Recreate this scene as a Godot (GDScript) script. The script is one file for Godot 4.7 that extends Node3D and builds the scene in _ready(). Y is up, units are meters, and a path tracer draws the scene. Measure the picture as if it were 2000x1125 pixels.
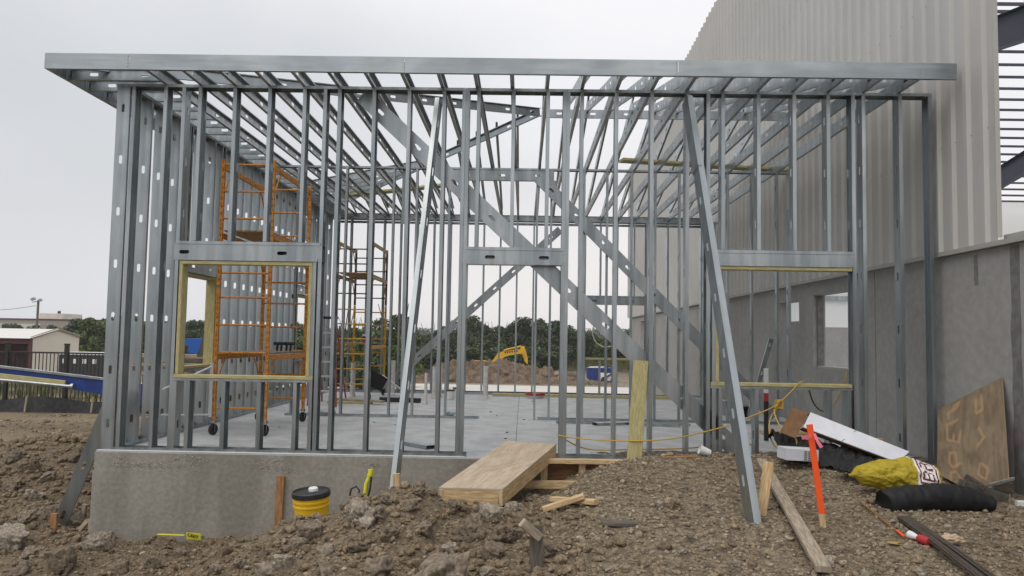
extends Node3D
# A light steel framed building going up beside a tilt-wall warehouse, overcast day.
const P := 4.258          # top of the wall plates above the slab
const W6 := 0.152         # six inch stud
const OC := 0.4064        # sixteen inch spacing
const ZM := -4.323        # front face of the partition
const ZB := -10.13        # front face of the back wall
const XW := 4.785         # face of the warehouse wall
const EZ0 := 0.52
const EZ1 := -10.65
const EX0 := -5.36
var CB: Basis
var CP := Vector3(0, 1.3492, 9.0739)
var rng := RandomNumberGenerator.new()
var taken := {}
var cache := {}
var M := {}
var n1 := FastNoiseLite.new()
var n2 := FastNoiseLite.new()
var n3 := FastNoiseLite.new()
var n4 := FastNoiseLite.new()

# ---------- pixels to places (a pixel gives only a direction) ----------
func ray(px, py): return CB * Vector3((px - 1000.0) / 1550.0, (562.5 - py) / 1550.0, -1.0)
func pz(px, py, z): 
	var d = ray(px, py); return CP + d * ((z - CP.z) / d.z)
func pyy(px, py, y):
	var d = ray(px, py); return CP + d * ((y - CP.y) / d.y)
func pxx(px, py, x):
	var d = ray(px, py); return CP + d * ((x - CP.x) / d.x)
func pg(px, py):          # first hit of the ground
	var d = ray(px, py).normalized(); var t = 3.0
	while t < 60.0:
		var q = CP + d * t
		if q.y < ground_h(q.x, q.z):
			return Vector3(q.x, ground_h(q.x, q.z), q.z)
		t += 0.02
	return CP + d * t

# ---------- bookkeeping ----------
func numbered(called: String) -> String:
	if not taken.has(called):
		taken[called] = 0
		return called
	taken[called] += 1
	return "%s_%03d" % [called, taken[called]]
func metas(o, label, category, group = "", kind = ""):
	if label: o.set_meta("label", label)
	if category: o.set_meta("category", category)
	if group: o.set_meta("group", group)
	if kind: o.set_meta("kind", kind)
func thing(called, label, category, at = Vector3.ZERO, group = ""):
	var o := Node3D.new(); o.name = numbered(called); add_child(o); o.position = at
	metas(o, label, category, group)
	return o
func put(parent, called, mesh, mat, xf = Transform3D.IDENTITY):
	var o := MeshInstance3D.new(); o.mesh = mesh; o.material_override = mat; o.name = called
	parent.add_child(o, true)
	o.transform = (parent.global_transform.affine_inverse() * xf) if parent != self else xf
	return o
func single(called, label, category, mesh, mat, xf = Transform3D.IDENTITY, group = ""):
	var o = put(self, numbered(called), mesh, mat, xf)
	metas(o, label, category, group)
	return o
func struct(called, mesh, mat, xf = Transform3D.IDENTITY):
	var o = put(self, numbered(called), mesh, mat, xf); o.set_meta("kind", "structure"); return o

# ---------- shapes ----------
func axes(a: Vector3, d: Vector3, n: Vector3) -> Transform3D:   # y along d, x near n
	var y := d.normalized(); var x := (n - y * n.dot(y)).normalized(); var z := x.cross(y)
	return Transform3D(Basis(x, y, z), a)
func st_new(): 
	var s := SurfaceTool.new(); s.begin(Mesh.PRIMITIVE_TRIANGLES); return s
func tri(s, a, b, c, n):
	if (c - a).cross(b - a).dot(n) < 0.0: 
		var k = b; b = c; c = k
	s.set_normal(n); s.add_vertex(a); s.set_normal(n); s.add_vertex(b); s.set_normal(n); s.add_vertex(c)
func tri_o(s, p: Array, n: Array, uv = null):      # winds the face to agree with its normals
	var o = [0, 1, 2]
	if ((p[2] - p[0]) as Vector3).cross(p[1] - p[0]).dot(n[0] + n[1] + n[2]) < 0.0: o = [0, 2, 1]
	for k in o:
		s.set_normal(n[k])
		if uv: s.set_uv(uv[k])
		s.add_vertex(p[k])
func quad(s, a, b, c, d):
	var n = (c - a).cross(b - a).normalized()
	tri(s, a, b, c, n); tri(s, a, c, d, n)
func strip(s, L, Wd, xf, holes = [], hl = 0.1, hw = 0.038, v0 = 0.0):   # flat sheet u 0..Wd, v v0..L with slotted holes
	var n = xf.basis * Vector3(0, 0, 1)
	var pt = func(u, v): return xf * Vector3(u, v, 0)
	var v = v0; var ul = Wd / 2 - hw / 2; var ur = Wd / 2 + hw / 2
	var qd = func(u0, va, u1, vb):
		tri(s, pt.call(u0, va), pt.call(u1, va), pt.call(u1, vb), n); tri(s, pt.call(u0, va), pt.call(u1, vb), pt.call(u0, vb), n)
	for c in holes:
		var a = c - hl / 2; var b = c + hl / 2
		if a < v + 0.02 or b > L - 0.02: continue
		qd.call(0, v, Wd, a); qd.call(0, a, ul, b); qd.call(ur, a, Wd, b)
		for e in [[a, 1.0], [b, -1.0]]:
			for sg in [-1.0, 1.0]:
				var k = Vector2(Wd / 2 + sg * hw / 2, e[0])
				var prev = Vector2(Wd / 2, e[0])
				for i in range(1, 4):
					var t = i * PI / 6
					var q = Vector2(Wd / 2 + sg * hw / 2 * sin(t), e[0] + e[1] * hw / 2 * (1 - cos(t)))
					tri(s, pt.call(k.x, k.y), pt.call(prev.x, prev.y), pt.call(q.x, q.y), n)
					prev = q
		v = b
	qd.call(0, v, Wd, L)
func holes_for(L):
	var h = []; var c = 0.305
	while c < L - 0.12:
		h.append(c); c += 0.61
	return h
func csec(L: float, Wd := W6, F := 0.041, lip := 0.013, punched := true):
	var key = "c%.2f|%.3f|%.3f|%.3f|%s" % [L, Wd, F, lip, punched]
	if cache.has(key): return cache[key]
	var s = st_new()
	strip(s, L, Wd, Transform3D(Basis(Vector3(0, 0, -1), Vector3(0, 1, 0), Vector3(1, 0, 0)), Vector3.ZERO), holes_for(L) if punched else [])
	var fx = Basis(Vector3(1, 0, 0), Vector3(0, 1, 0), Vector3(0, 0, 1))
	strip(s, L, F, Transform3D(fx, Vector3.ZERO)); strip(s, L, F, Transform3D(fx, Vector3(0, 0, -Wd)))
	if lip > 0:
		strip(s, L, lip, Transform3D(Basis(Vector3(0, 0, -1), Vector3(0, 1, 0), Vector3(1, 0, 0)), Vector3(F, 0, 0)))
		strip(s, L, lip, Transform3D(Basis(Vector3(0, 0, 1), Vector3(0, 1, 0), Vector3(-1, 0, 0)), Vector3(F, 0, -Wd)))
	var m = s.commit(); cache[key] = m
	return m
# member from a to b; "open" is the side its channel opens to; centred = a,b run along the middle of the web
func member(parent, called, a: Vector3, b: Vector3, open: Vector3, mat, Wd := W6, F := 0.041, lip := 0.013, punched := true, centred := false):
	var xf = axes(a, b - a, open)
	if centred: xf.origin += xf.basis.z * Wd / 2
	return put(parent, called, csec((b - a).length(), Wd, F, lip, punched), mat, xf)
func track(parent, called, a, b, open, mat, Wd := 0.157, F := 0.036):
	return member(parent, called, a, b, open, mat, Wd, F, 0.0, false)

# board: length along local y, chamfered section w (x) by h (z); UV.x runs along the length
func board_mesh(L: float, w: float, h: float, ch := 0.004, dx := 0.0):
	var key = "b%.3f|%.3f|%.3f|%.4f|%.3f" % [L, w, h, ch, dx]
	if cache.has(key): return cache[key]
	var s = st_new(); var a = w / 2; var b = h / 2
	var pts = [Vector2(a - ch, -b), Vector2(a, -b + ch), Vector2(a, b - ch), Vector2(a - ch, b), Vector2(-a + ch, b), Vector2(-a, b - ch), Vector2(-a, -b + ch), Vector2(-a + ch, -b)]
	var per = 0.0
	for i in 8:
		var p = pts[i]; var q = pts[(i + 1) % 8]; var l = p.distance_to(q)
		var e = q - p; var n = Vector3(e.y, 0, -e.x).normalized()
		var v = [Vector3(p.x, 0, p.y), Vector3(q.x, 0, q.y), Vector3(q.x, L, q.y), Vector3(p.x, L, p.y)]
		var uv = [Vector2(0, per), Vector2(0, per + l), Vector2(L, per + l), Vector2(L, per)]
		var du = Vector2(dx, dx * 0.37)
		tri_o(s, [v[0], v[1], v[2]], [n, n, n], [uv[0] + du, uv[1] + du, uv[2] + du]); tri_o(s, [v[0], v[2], v[3]], [n, n, n], [uv[0] + du, uv[2] + du, uv[3] + du])
		per += l
	for yy in [0.0, L]:
		for i in range(1, 7):
			var en = Vector3(0, 1 if yy > 0 else -1, 0); var tp = []; var tu = []
			for k in [0, i, i + 1]:
				tp.append(Vector3(pts[k].x, yy, pts[k].y)); tu.append(pts[k] * 0.3 + Vector2(dx, 0))
			tri_o(s, tp, [en, en, en], tu)
	var m = s.commit(); cache[key] = m
	return m
func board(parent, called, a: Vector3, b: Vector3, face: Vector3, w, h, mat, ch := 0.004):   # w is the size along "face"
	return put(parent, called, board_mesh((b - a).length(), w, h, ch, snappedf(fposmod(a.x * 3.1 + a.z * 1.7 + a.y, 4.0), 0.5)), mat, axes(a, b - a, face))
func box(parent, called, c: Vector3, size: Vector3, mat, basis := Basis.IDENTITY, ch := 0.003):
	return put(parent, called, board_mesh(size.y, size.x, size.z, ch), mat, Transform3D(basis, c - basis * Vector3(0, size.y / 2, 0)))
func tube_mesh(path: Array, r: float, sides := 8, r1 := -1.0, capped := true):
	var s = st_new(); var n = path.size(); var rings = []
	var up = Vector3(0.13, 0.97, 0.21)
	for i in n:
		var d = ((path[mini(i + 1, n - 1)] as Vector3) - path[maxi(i - 1, 0)]).normalized()
		if abs(d.dot(up)) > 0.95: up = Vector3(0.9, 0.1, 0.3)
		var x = up.cross(d).normalized(); var y = d.cross(x)
		up = y
		var rr = r if r1 < 0 else lerpf(r, r1, float(i) / max(1, n - 1))
		var ring = []
		for k in sides:
			var t = TAU * k / sides
			ring.append([path[i] + (x * cos(t) + y * sin(t)) * rr, x * cos(t) + y * sin(t)])
		rings.append(ring)
	for i in n - 1:
		for k in sides:
			var q = [rings[i][k], rings[i][(k + 1) % sides], rings[i + 1][(k + 1) % sides], rings[i + 1][k]]
			for j in [[0, 2, 1], [0, 3, 2]]:
				tri_o(s, [q[j[0]][0], q[j[1]][0], q[j[2]][0]], [q[j[0]][1], q[j[1]][1], q[j[2]][1]])
	if capped:
		for e in [0, n - 1]:
			var nn = ((path[1] as Vector3) - path[0]).normalized() * (-1.0 if e == 0 else 1.0)
			for k in range(1, sides - 1):
				tri_o(s, [rings[e][0][0], rings[e][k][0], rings[e][k + 1][0]], [nn, nn, nn])
	return s.commit()
func tube(parent, called, path, r, mat, sides := 8): return put(parent, called, tube_mesh(path, r, sides), mat)
func lathe_mesh(prof: Array, sides := 24):      # profile of Vector2(radius, y)
	var s = st_new()
	for i in prof.size() - 1:
		var p: Vector2 = prof[i]; var q: Vector2 = prof[i + 1]
		var e = q - p; var nr = Vector2(e.y, -e.x).normalized()
		for k in sides:
			var t0 = TAU * k / sides; var t1 = TAU * (k + 1) / sides
			var v = [[p, t0], [p, t1], [q, t1], [q, t0]]
			var lp = []; var ln = []; var lu = []
			for j in 4:
				var c = cos(v[j][1]); var sn = sin(v[j][1])
				ln.append(Vector3(nr.x * c, nr.y, nr.x * sn)); lu.append(Vector2(v[j][1] / TAU, v[j][0].y))
				lp.append(Vector3(v[j][0].x * c, v[j][0].y, v[j][0].x * sn))
			for j in [[0, 1, 2], [0, 2, 3]]: tri_o(s, [lp[j[0]], lp[j[1]], lp[j[2]]], [ln[j[0]], ln[j[1]], ln[j[2]]], [lu[j[0]], lu[j[1]], lu[j[2]]])
	return s.commit()
func extrude_mesh(poly: PackedVector2Array, depth: float):       # outline in x,y; from z=0 back to -depth
	var s = st_new(); var idx = Geometry2D.triangulate_polygon(poly)
	for zz in [0.0, -depth]:
		for i in range(0, idx.size(), 3):
			var en = Vector3(0, 0, 1 if zz == 0.0 else -1); var tp = []; var tu = []
			for j in 3:
				var p = poly[idx[i + j]]; tu.append(p); tp.append(Vector3(p.x, p.y, zz))
			tri_o(s, tp, [en, en, en], tu)
	for i in poly.size():
		var p = poly[i]; var q = poly[(i + 1) % poly.size()]; var e = q - p
		var n = Vector3(e.y, -e.x, 0).normalized()
		if Geometry2D.is_polygon_clockwise(poly): n = -n
		var v = [Vector3(p.x, p.y, 0), Vector3(q.x, q.y, 0), Vector3(q.x, q.y, -depth), Vector3(p.x, p.y, -depth)]
		for j in [[0, 1, 2], [0, 2, 3]]: tri_o(s, [v[j[0]], v[j[1]], v[j[2]]], [n, n, n], [Vector2(v[j[0]].x, v[j[0]].z), Vector2(v[j[1]].x, v[j[1]].z), Vector2(v[j[2]].x, v[j[2]].z)])
	return s.commit()
func ico_mesh(sub: int, seed_: int, rough := 0.28, flat := 0.75):
	var t = (1.0 + sqrt(5.0)) / 2.0
	var vs = [Vector3(-1, t, 0), Vector3(1, t, 0), Vector3(-1, -t, 0), Vector3(1, -t, 0), Vector3(0, -1, t), Vector3(0, 1, t), Vector3(0, -1, -t), Vector3(0, 1, -t), Vector3(t, 0, -1), Vector3(t, 0, 1), Vector3(-t, 0, -1), Vector3(-t, 0, 1)]
	var fs = [[0, 11, 5], [0, 5, 1], [0, 1, 7], [0, 7, 10], [0, 10, 11], [1, 5, 9], [5, 11, 4], [11, 10, 2], [10, 7, 6], [7, 1, 8], [3, 9, 4], [3, 4, 2], [3, 2, 6], [3, 6, 8], [3, 8, 9], [4, 9, 5], [2, 4, 11], [6, 2, 10], [8, 6, 7], [9, 8, 1]]
	var tris = []
	for f in fs: tris.append([vs[f[0]].normalized(), vs[f[1]].normalized(), vs[f[2]].normalized()])
	for k in sub:
		var nt = []
		for f in tris:
			var a = f[0]; var b = f[1]; var c = f[2]; var ab = ((a + b) / 2).normalized(); var bc = ((b + c) / 2).normalized(); var ca = ((c + a) / 2).normalized()
			nt.append([a, ab, ca]); nt.append([ab, b, bc]); nt.append([ca, bc, c]); nt.append([ab, bc, ca])
		tris = nt
	var fn = FastNoiseLite.new(); fn.seed = seed_; fn.frequency = 0.9; fn.fractal_octaves = 3
	var r = RandomNumberGenerator.new(); r.seed = seed_
	var cuts = []
	for i in 9:
		cuts.append([Vector3(r.randf_range(-1, 1), r.randf_range(-1, 1), r.randf_range(-1, 1)).normalized(), r.randf_range(0.62, 0.92)])
	var sc = Vector3(1, flat, r.randf_range(0.7, 1.0))
	var dis = func(p: Vector3):
		var q = p * (1.0 + rough * fn.get_noise_3dv(p * 1.4))
		for c in cuts:
			var d = q.dot(c[0])
			if d > c[1]: q -= c[0] * (d - c[1]) * 0.85
		return q * sc
	var s = st_new()
	for f in tris:
		for j in [0, 2, 1]: 
			s.set_smooth_group(0 if sub > 1 else -1); s.add_vertex(dis.call(f[j]))
	s.generate_normals()
	return s.commit()

# ---------- materials ----------
func ntex(size, freq, seed_, c0: Color, c1: Color, lo := 0.25, hi := 0.75, type := 0, oct := 4, stretch := 1):
	var f = FastNoiseLite.new(); f.seed = seed_; f.frequency = freq; f.fractal_octaves = oct
	f.noise_type = [FastNoiseLite.TYPE_SIMPLEX_SMOOTH, FastNoiseLite.TYPE_CELLULAR, FastNoiseLite.TYPE_PERLIN][type]
	if type == 1: f.cellular_return_type = FastNoiseLite.RETURN_CELL_VALUE; f.fractal_type = FastNoiseLite.FRACTAL_NONE
	var g: Image = f.get_seamless_image(size, size / stretch)
	if stretch > 1: g.resize(size, size, Image.INTERPOLATE_CUBIC)
	g.convert(Image.FORMAT_L8)
	var src = g.get_data(); var out = PackedByteArray(); out.resize(src.size() * 3)
	var lut = []
	for i in 256:
		var c = c0.lerp(c1, smoothstep(lo, hi, i / 255.0)); lut.append([int(c.r * 255), int(c.g * 255), int(c.b * 255)])
	for i in src.size():
		var e = lut[src[i]]; out[i * 3] = e[0]; out[i * 3 + 1] = e[1]; out[i * 3 + 2] = e[2]
	return Image.create_from_data(size, size, false, Image.FORMAT_RGB8, out)
func tx(img: Image): return ImageTexture.create_from_image(img)
func ntx_normal(size, freq, seed_, k, type := 0, stretch := 1):
	var im = ntex(size, freq, seed_, Color.BLACK, Color.WHITE, 0.1, 0.9, type, 4, stretch)
	im.bump_map_to_normal_map(k); return tx(im)
func mix_img(a: Image, b: Image, k: float):      # multiplies a by b towards k
	var da = a.get_data(); var db = b.get_data()
	for i in da.size(): da[i] = int(da[i] * lerpf(1.0, db[i] / 255.0, k))
	return Image.create_from_data(a.get_width(), a.get_height(), false, Image.FORMAT_RGB8, da)
func mat(c: Color, rough := 0.8, metal := 0.0):
	var m := StandardMaterial3D.new(); m.albedo_color = c; m.roughness = rough; m.metallic = metal; m.cull_mode = BaseMaterial3D.CULL_DISABLED; return m
func tmat(img, rough, metal, scale, world := true, nrm = null, ns := 0.5, c := Color.WHITE):
	var m = mat(c, rough, metal); m.albedo_texture = tx(img); m.uv1_triplanar = true; m.uv1_world_triplanar = world; m.uv1_scale = scale if scale is Vector3 else Vector3(scale, scale, scale)
	if nrm: m.normal_enabled = true; m.normal_texture = nrm; m.normal_scale = ns
	return m
func lin(r, g, b): return Color(r, g, b).linear_to_srgb()
func uvmat(img, rough, sx, sy, nrm = null, ns := 0.5, c := Color.WHITE):
	var m = mat(c, rough); m.albedo_texture = tx(img); m.uv1_scale = Vector3(sx, sy, 1); m.texture_repeat = true
	if nrm: m.normal_enabled = true; m.normal_texture = nrm; m.normal_scale = ns
	return m

func build_materials():
	# galvanised sheet: faint spangle under soft rolling streaks
	var sp = ntex(512, 0.06, 5, Color(0.93, 0.93, 0.93), Color(1, 1, 1), 0.0, 1.0, 1)
	var bl = ntex(512, 0.006, 6, Color(0.93, 0.94, 0.95), Color(1, 1, 1), 0.3, 0.7)
	var ga = mix_img(mix_img(ntex(512, 0.02, 7, lin(0.37, 0.405, 0.415), lin(0.46, 0.495, 0.505), 0.2, 0.8, 0, 4, 8), sp, 0.6), bl, 1.0)
	M.galv = tmat(ga, 0.38, 0.88, Vector3(0.7, 0.16, 0.7))
	M.galv.roughness_texture = tx(ntex(512, 0.012, 8, Color(0.75, 0.75, 0.75), Color(1, 1, 1), 0.3, 0.7))
	# concretes
	var nfine = ntx_normal(512, 0.05, 11, 3.0)
	var c1 = mix_img(ntex(512, 0.012, 12, lin(0.44, 0.455, 0.465), lin(0.53, 0.545, 0.555), 0.3, 0.7), ntex(512, 0.11, 13, Color(0.93, 0.93, 0.93), Color(1, 1, 1)), 0.8)
	M.floor = tmat(c1, 0.62, 0.0, 0.3, true, nfine, 0.08)
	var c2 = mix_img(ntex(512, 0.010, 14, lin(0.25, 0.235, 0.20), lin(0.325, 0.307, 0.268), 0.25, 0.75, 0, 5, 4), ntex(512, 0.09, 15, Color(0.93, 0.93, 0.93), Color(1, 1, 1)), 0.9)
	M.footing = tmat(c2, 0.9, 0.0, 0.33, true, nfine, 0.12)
	var c3 = mix_img(ntex(512, 0.007, 16, lin(0.35, 0.346, 0.336), lin(0.385, 0.38, 0.37), 0.25, 0.75, 0, 5), ntex(512, 0.08, 18, Color(0.95, 0.95, 0.95), Color(1, 1, 1)), 0.8)
	M.tilt = tmat(c3, 0.9, 0.0, 0.18, true, nfine, 0.1)
	var c4 = ntex(256, 0.02, 19, lin(0.50, 0.48, 0.45), lin(0.62, 0.59, 0.55))
	M.drive = tmat(c4, 0.9, 0.0, 0.06)
	M.patch = tmat(ntex(256, 0.03, 20, lin(0.36, 0.35, 0.33), lin(0.5, 0.49, 0.46)), 0.95, 0.0, 1.5)
	M.stain_and_reveal = tmat(ntex(256, 0.03, 22, lin(0.15, 0.15, 0.147), lin(0.2, 0.198, 0.192)), 0.85, 0.0, 0.9)
	# siding
	M.siding = tmat(ntex(256, 0.008, 21, lin(0.48, 0.476, 0.46), lin(0.515, 0.51, 0.494)), 0.55, 0.0, 0.25)
	M.trim = mat(lin(0.40, 0.395, 0.37), 0.6)
	# woods: grain along UV.x
	var grain = func(seed_, a, b, knots):
		var g1 = ntex(512, 0.022, seed_, a, b, 0.25, 0.75, 0, 4, 1)
		var g2 = ntex(512, 0.05, seed_ + 1, Color(0.9, 0.88, 0.85), Color(1, 1, 1), 0.3, 0.7, 0, 3, 1)
		var im = mix_img(g1, g2, 0.8)
		# squeeze so that the figure runs long in x
		var sm: Image = im.duplicate(); sm.resize(512, 512); 
		var r2 = RandomNumberGenerator.new(); r2.seed = seed_
		for k in knots:
			var cx = r2.randi_range(20, 490); var cy = r2.randi_range(20, 490)
			for yy in range(-9, 10):
				for xx in range(-4, 5):
					var d = sqrt(pow(xx / 3.0, 2) + pow(yy / 8.0, 2))
					if d < 1.0:
						var o = sm.get_pixel(cx + xx, cy + yy); sm.set_pixel(cx + xx, cy + yy, o.lerp(Color(0.2, 0.12, 0.06), 0.75 * (1.0 - d * d)))
		return sm
	M.pine = uvmat(grain.call(31, lin(0.52, 0.36, 0.18), lin(0.68, 0.52, 0.31), 3), 0.75, 0.35, 3.2)
	M.treated = uvmat(grain.call(33, lin(0.44, 0.40, 0.19), lin(0.53, 0.48, 0.26), 3), 0.8, 0.35, 3.0)
	M.grey_wood = uvmat(grain.call(35, lin(0.30, 0.25, 0.19), lin(0.42, 0.36, 0.28), 2), 0.85, 0.35, 3.0)
	M.old_wood = uvmat(grain.call(37, lin(0.10, 0.085, 0.07), lin(0.17, 0.15, 0.125), 2), 0.9, 0.35, 3.0)
	M.rust_wood = uvmat(grain.call(39, lin(0.30, 0.15, 0.06), lin(0.40, 0.215, 0.095), 2), 0.85, 0.35, 3.0)
	M.form_ply = uvmat(grain.call(41, lin(0.13, 0.065, 0.03), lin(0.2, 0.105, 0.05), 4), 0.85, 0.3, 2.0)
	M.ply = uvmat(ply_img(), 0.85, 1.0, 1.0)
	M.ramp_ply = uvmat(ramp_img(), 0.8, 1.0, 1.0)
	# paints and plastics
	M.orange = tmat(mix_img(ntex(256, 0.03, 51, lin(0.48, 0.17, 0.012), lin(0.66, 0.28, 0.03), 0.3, 0.6), ntex(256, 0.06, 52, Color(0.5, 0.45, 0.45), Color(1, 1, 1), 0.15, 0.35), 0.8), 0.55, 0.0, 2.0)
	M.yellow_paint = tmat(ntex(256, 0.03, 53, lin(0.52, 0.27, 0.02), lin(0.68, 0.38, 0.04)), 0.5, 0.0, 2.0)
	M.black_paint = mat(lin(0.02, 0.02, 0.022), 0.5)
	M.plank = uvmat(grain.call(43, lin(0.28, 0.16, 0.07), lin(0.42, 0.26, 0.12), 2), 0.85, 0.35, 3.0)
	M.deck = tmat(ntex(256, 0.02, 54, lin(0.16, 0.155, 0.15), lin(0.3, 0.29, 0.28)), 0.7, 0.1, 1.5)
	M.rubber = mat(lin(0.025, 0.025, 0.025), 0.7)
	M.pvc = tmat(ntex(256, 0.02, 55, lin(0.55, 0.54, 0.5), lin(0.68, 0.67, 0.64)), 0.5, 0.0, 2.0)
	M.white_alu = mat(lin(0.62, 0.63, 0.64), 0.35, 0.5)
	M.red_fib = mat(lin(0.42, 0.03, 0.035), 0.5)
	M.lid = tmat(ntex(256, 0.02, 56, lin(0.018, 0.018, 0.02), lin(0.035, 0.034, 0.034)), 0.45, 0.0, 3.0)
	M.pail = tmat(ntex(256, 0.015, 57, lin(0.68, 0.42, 0.015), lin(0.76, 0.49, 0.03)), 0.35, 0.0, 2.0)
	M.ink = mat(lin(0.03, 0.03, 0.03), 0.6)
	M.white = mat(lin(0.72, 0.72, 0.72), 0.5)
	M.carton = tmat(ntex(256, 0.012, 58, lin(0.62, 0.64, 0.70), lin(0.72, 0.74, 0.80)), 0.65, 0.0, 1.0)
	M.cardboard = tmat(ntex(256, 0.02, 59, lin(0.20, 0.105, 0.05), lin(0.26, 0.145, 0.07)), 0.9, 0.0, 2.0)
	M.black_film = tmat(ntex(256, 0.02, 60, lin(0.006, 0.006, 0.007), lin(0.011, 0.011, 0.012)), 0.72, 0.0, 2.0, true, ntx_normal(256, 0.02, 61, 3.0), 0.4)
	M.bag = uvmat(bag_img(), 0.7, 1.0, 1.0, ntx_normal(256, 0.03, 62, 5.0), 0.8)
	M.fluo = mat(lin(0.95, 0.10, 0.012), 0.6)
	M.pink = mat(lin(0.9, 0.22, 0.3), 0.7)
	M.rope = mat(lin(0.52, 0.34, 0.07), 0.8)
	M.cord = mat(lin(0.12, 0.10, 0.035), 0.7)
	M.rebar = tmat(ntex(256, 0.05, 63, lin(0.06, 0.05, 0.045), lin(0.14, 0.11, 0.09)), 0.75, 0.4, 3.0)
	M.navy = mat(lin(0.055, 0.06, 0.085), 0.5)
	M.blue = tmat(ntex(256, 0.01, 64, lin(0.01, 0.035, 0.19), lin(0.015, 0.05, 0.25)), 0.45, 0.0, 0.5)
	M.tarp = mat(lin(0.015, 0.10, 0.42), 0.6)
	M.fence = mat(lin(0.022, 0.02, 0.02), 0.5)
	M.silt = tmat(ntex(256, 0.02, 65, lin(0.03, 0.03, 0.034), lin(0.05, 0.05, 0.055)), 0.8, 0.0, 1.0)
	M.cream = tmat(ntex(256, 0.01, 66, lin(0.62, 0.58, 0.50), lin(0.7, 0.66, 0.58)), 0.7, 0.0, 0.1)
	M.white_roof = mat(lin(0.66, 0.65, 0.62), 0.5)
	M.maroon = mat(lin(0.09, 0.03, 0.03), 0.7)
	M.beige = mat(lin(0.33, 0.29, 0.25), 0.9)
	M.dark = mat(lin(0.03, 0.03, 0.032), 0.8)
	M.machine = mat(lin(0.72, 0.40, 0.01), 0.45)
	M.bark = tmat(ntex(256, 0.03, 67, lin(0.05, 0.04, 0.03), lin(0.1, 0.08, 0.06)), 0.95, 0.0, 1.0)
	M.hiviz = mat(lin(0.75, 0.72, 0.03), 0.6)
	M.liner = mat(lin(0.82, 0.83, 0.83), 0.6)
	M.soil = mat(Color.WHITE, 0.97); M.soil.vertex_color_use_as_albedo = true
	M.soil.albedo_texture = tx(mix_img(ntex(512, 0.03, 71, Color(0.72, 0.72, 0.72), Color(1, 1, 1), 0.25, 0.75), ntex(512, 0.12, 72, Color(0.75, 0.75, 0.75), Color(1, 1, 1)), 0.9))
	M.soil.uv1_triplanar = true; M.soil.uv1_world_triplanar = true; M.soil.uv1_scale = Vector3(0.9, 0.9, 0.9)
	M.soil.normal_enabled = true; M.soil.normal_texture = ntx_normal(512, 0.06, 73, 8.0); M.soil.normal_scale = 1.0
	M.stone = mat(Color.WHITE, 0.95); M.stone.vertex_color_use_as_albedo = true
	M.stone.albedo_texture = tx(ntex(256, 0.03, 74, Color(0.7, 0.68, 0.66), Color(1, 1, 1))); M.stone.uv1_triplanar = true; M.stone.uv1_world_triplanar = true; M.stone.uv1_scale = Vector3(3, 3, 3)
	M.stone.normal_enabled = true; M.stone.normal_texture = M.soil.normal_texture; M.stone.normal_scale = 0.8
	M.leaf = mat(Color.WHITE, 0.75); M.leaf.vertex_color_use_as_albedo = true; M.leaf.backlight_enabled = true; M.leaf.backlight = Color(0.12, 0.16, 0.05)
	M.grass = mat(Color.WHITE, 0.9); M.grass.vertex_color_use_as_albedo = true

func stroke(im: Image, pts: Array, r: float, c: Color, a: float):      # spray paint
	var rr = RandomNumberGenerator.new(); rr.seed = int(pts[0].x * 7 + pts[0].y)
	for i in pts.size() - 1:
		var p: Vector2 = pts[i]; var q: Vector2 = pts[i + 1]; var n = int(p.distance_to(q) / 2) + 1
		for k in n:
			var m = p.lerp(q, float(k) / n)
			for yy in range(-int(r * 1.6), int(r * 1.6) + 1):
				for xx in range(-int(r * 1.6), int(r * 1.6) + 1):
					var d = sqrt(xx * xx + yy * yy) / r
					var x = int(m.x) + xx; var y = int(m.y) + yy
					if d < 1.6 and x >= 0 and y >= 0 and x < im.get_width() and y < im.get_height() and rr.randf() < a * (1.6 - d):
						im.set_pixel(x, y, im.get_pixel(x, y).lerp(c, 0.22))
func ply_img():
	var im = mix_img(ntex(512, 0.008, 81, lin(0.22, 0.165, 0.105), lin(0.27, 0.205, 0.135), 0.3, 0.7), ntex(512, 0.03, 82, Color(0.88, 0.86, 0.84), Color(1, 1, 1), 0.3, 0.6, 0, 4, 4), 0.8)
	# the faded pale orange letters of the sheet, standing in two columns
	var c = lin(0.50, 0.30, 0.16)
	var V = func(a): 
		var o = []
		for i in range(0, a.size(), 2): o.append(Vector2(a[i], a[i + 1]))
		return o
	for s in [[78, 130, 70, 108, 130, 86, 140, 66, 104, 82], [66, 160, 66, 258], [66, 160, 134, 140], [66, 258, 138, 244, 150, 186], [102, 246, 112, 200],
		[120, 312, 82, 330, 76, 390, 96, 410, 124, 388, 118, 318], [118, 388, 150, 360], [120, 424, 84, 444, 82, 500], [126, 430, 140, 460, 128, 500],
		[232, 70, 236, 128, 268, 116, 262, 52], [248, 190, 278, 230, 240, 262], [254, 330, 244, 388, 284, 396, 296, 352, 262, 330], [270, 430, 300, 470]]:
		stroke(im, V.call(s), 7.0, c, 0.55)
	return im
func ramp_img():
	var im = mix_img(ntex(512, 0.007, 83, lin(0.46, 0.37, 0.27), lin(0.52, 0.43, 0.325), 0.3, 0.7), ntex(512, 0.04, 84, Color(0.93, 0.92, 0.91), Color(1, 1, 1), 0.3, 0.6, 0, 4, 4), 0.9)
	stroke(im, [Vector2(150, 400), Vector2(200, 340), Vector2(260, 320), Vector2(320, 280), Vector2(380, 255)], 10.0, lin(0.22, 0.16, 0.10), 0.12)
	stroke(im, [Vector2(120, 300), Vector2(220, 290), Vector2(360, 230)], 12.0, lin(0.25, 0.18, 0.12), 0.07)
	return im
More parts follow.
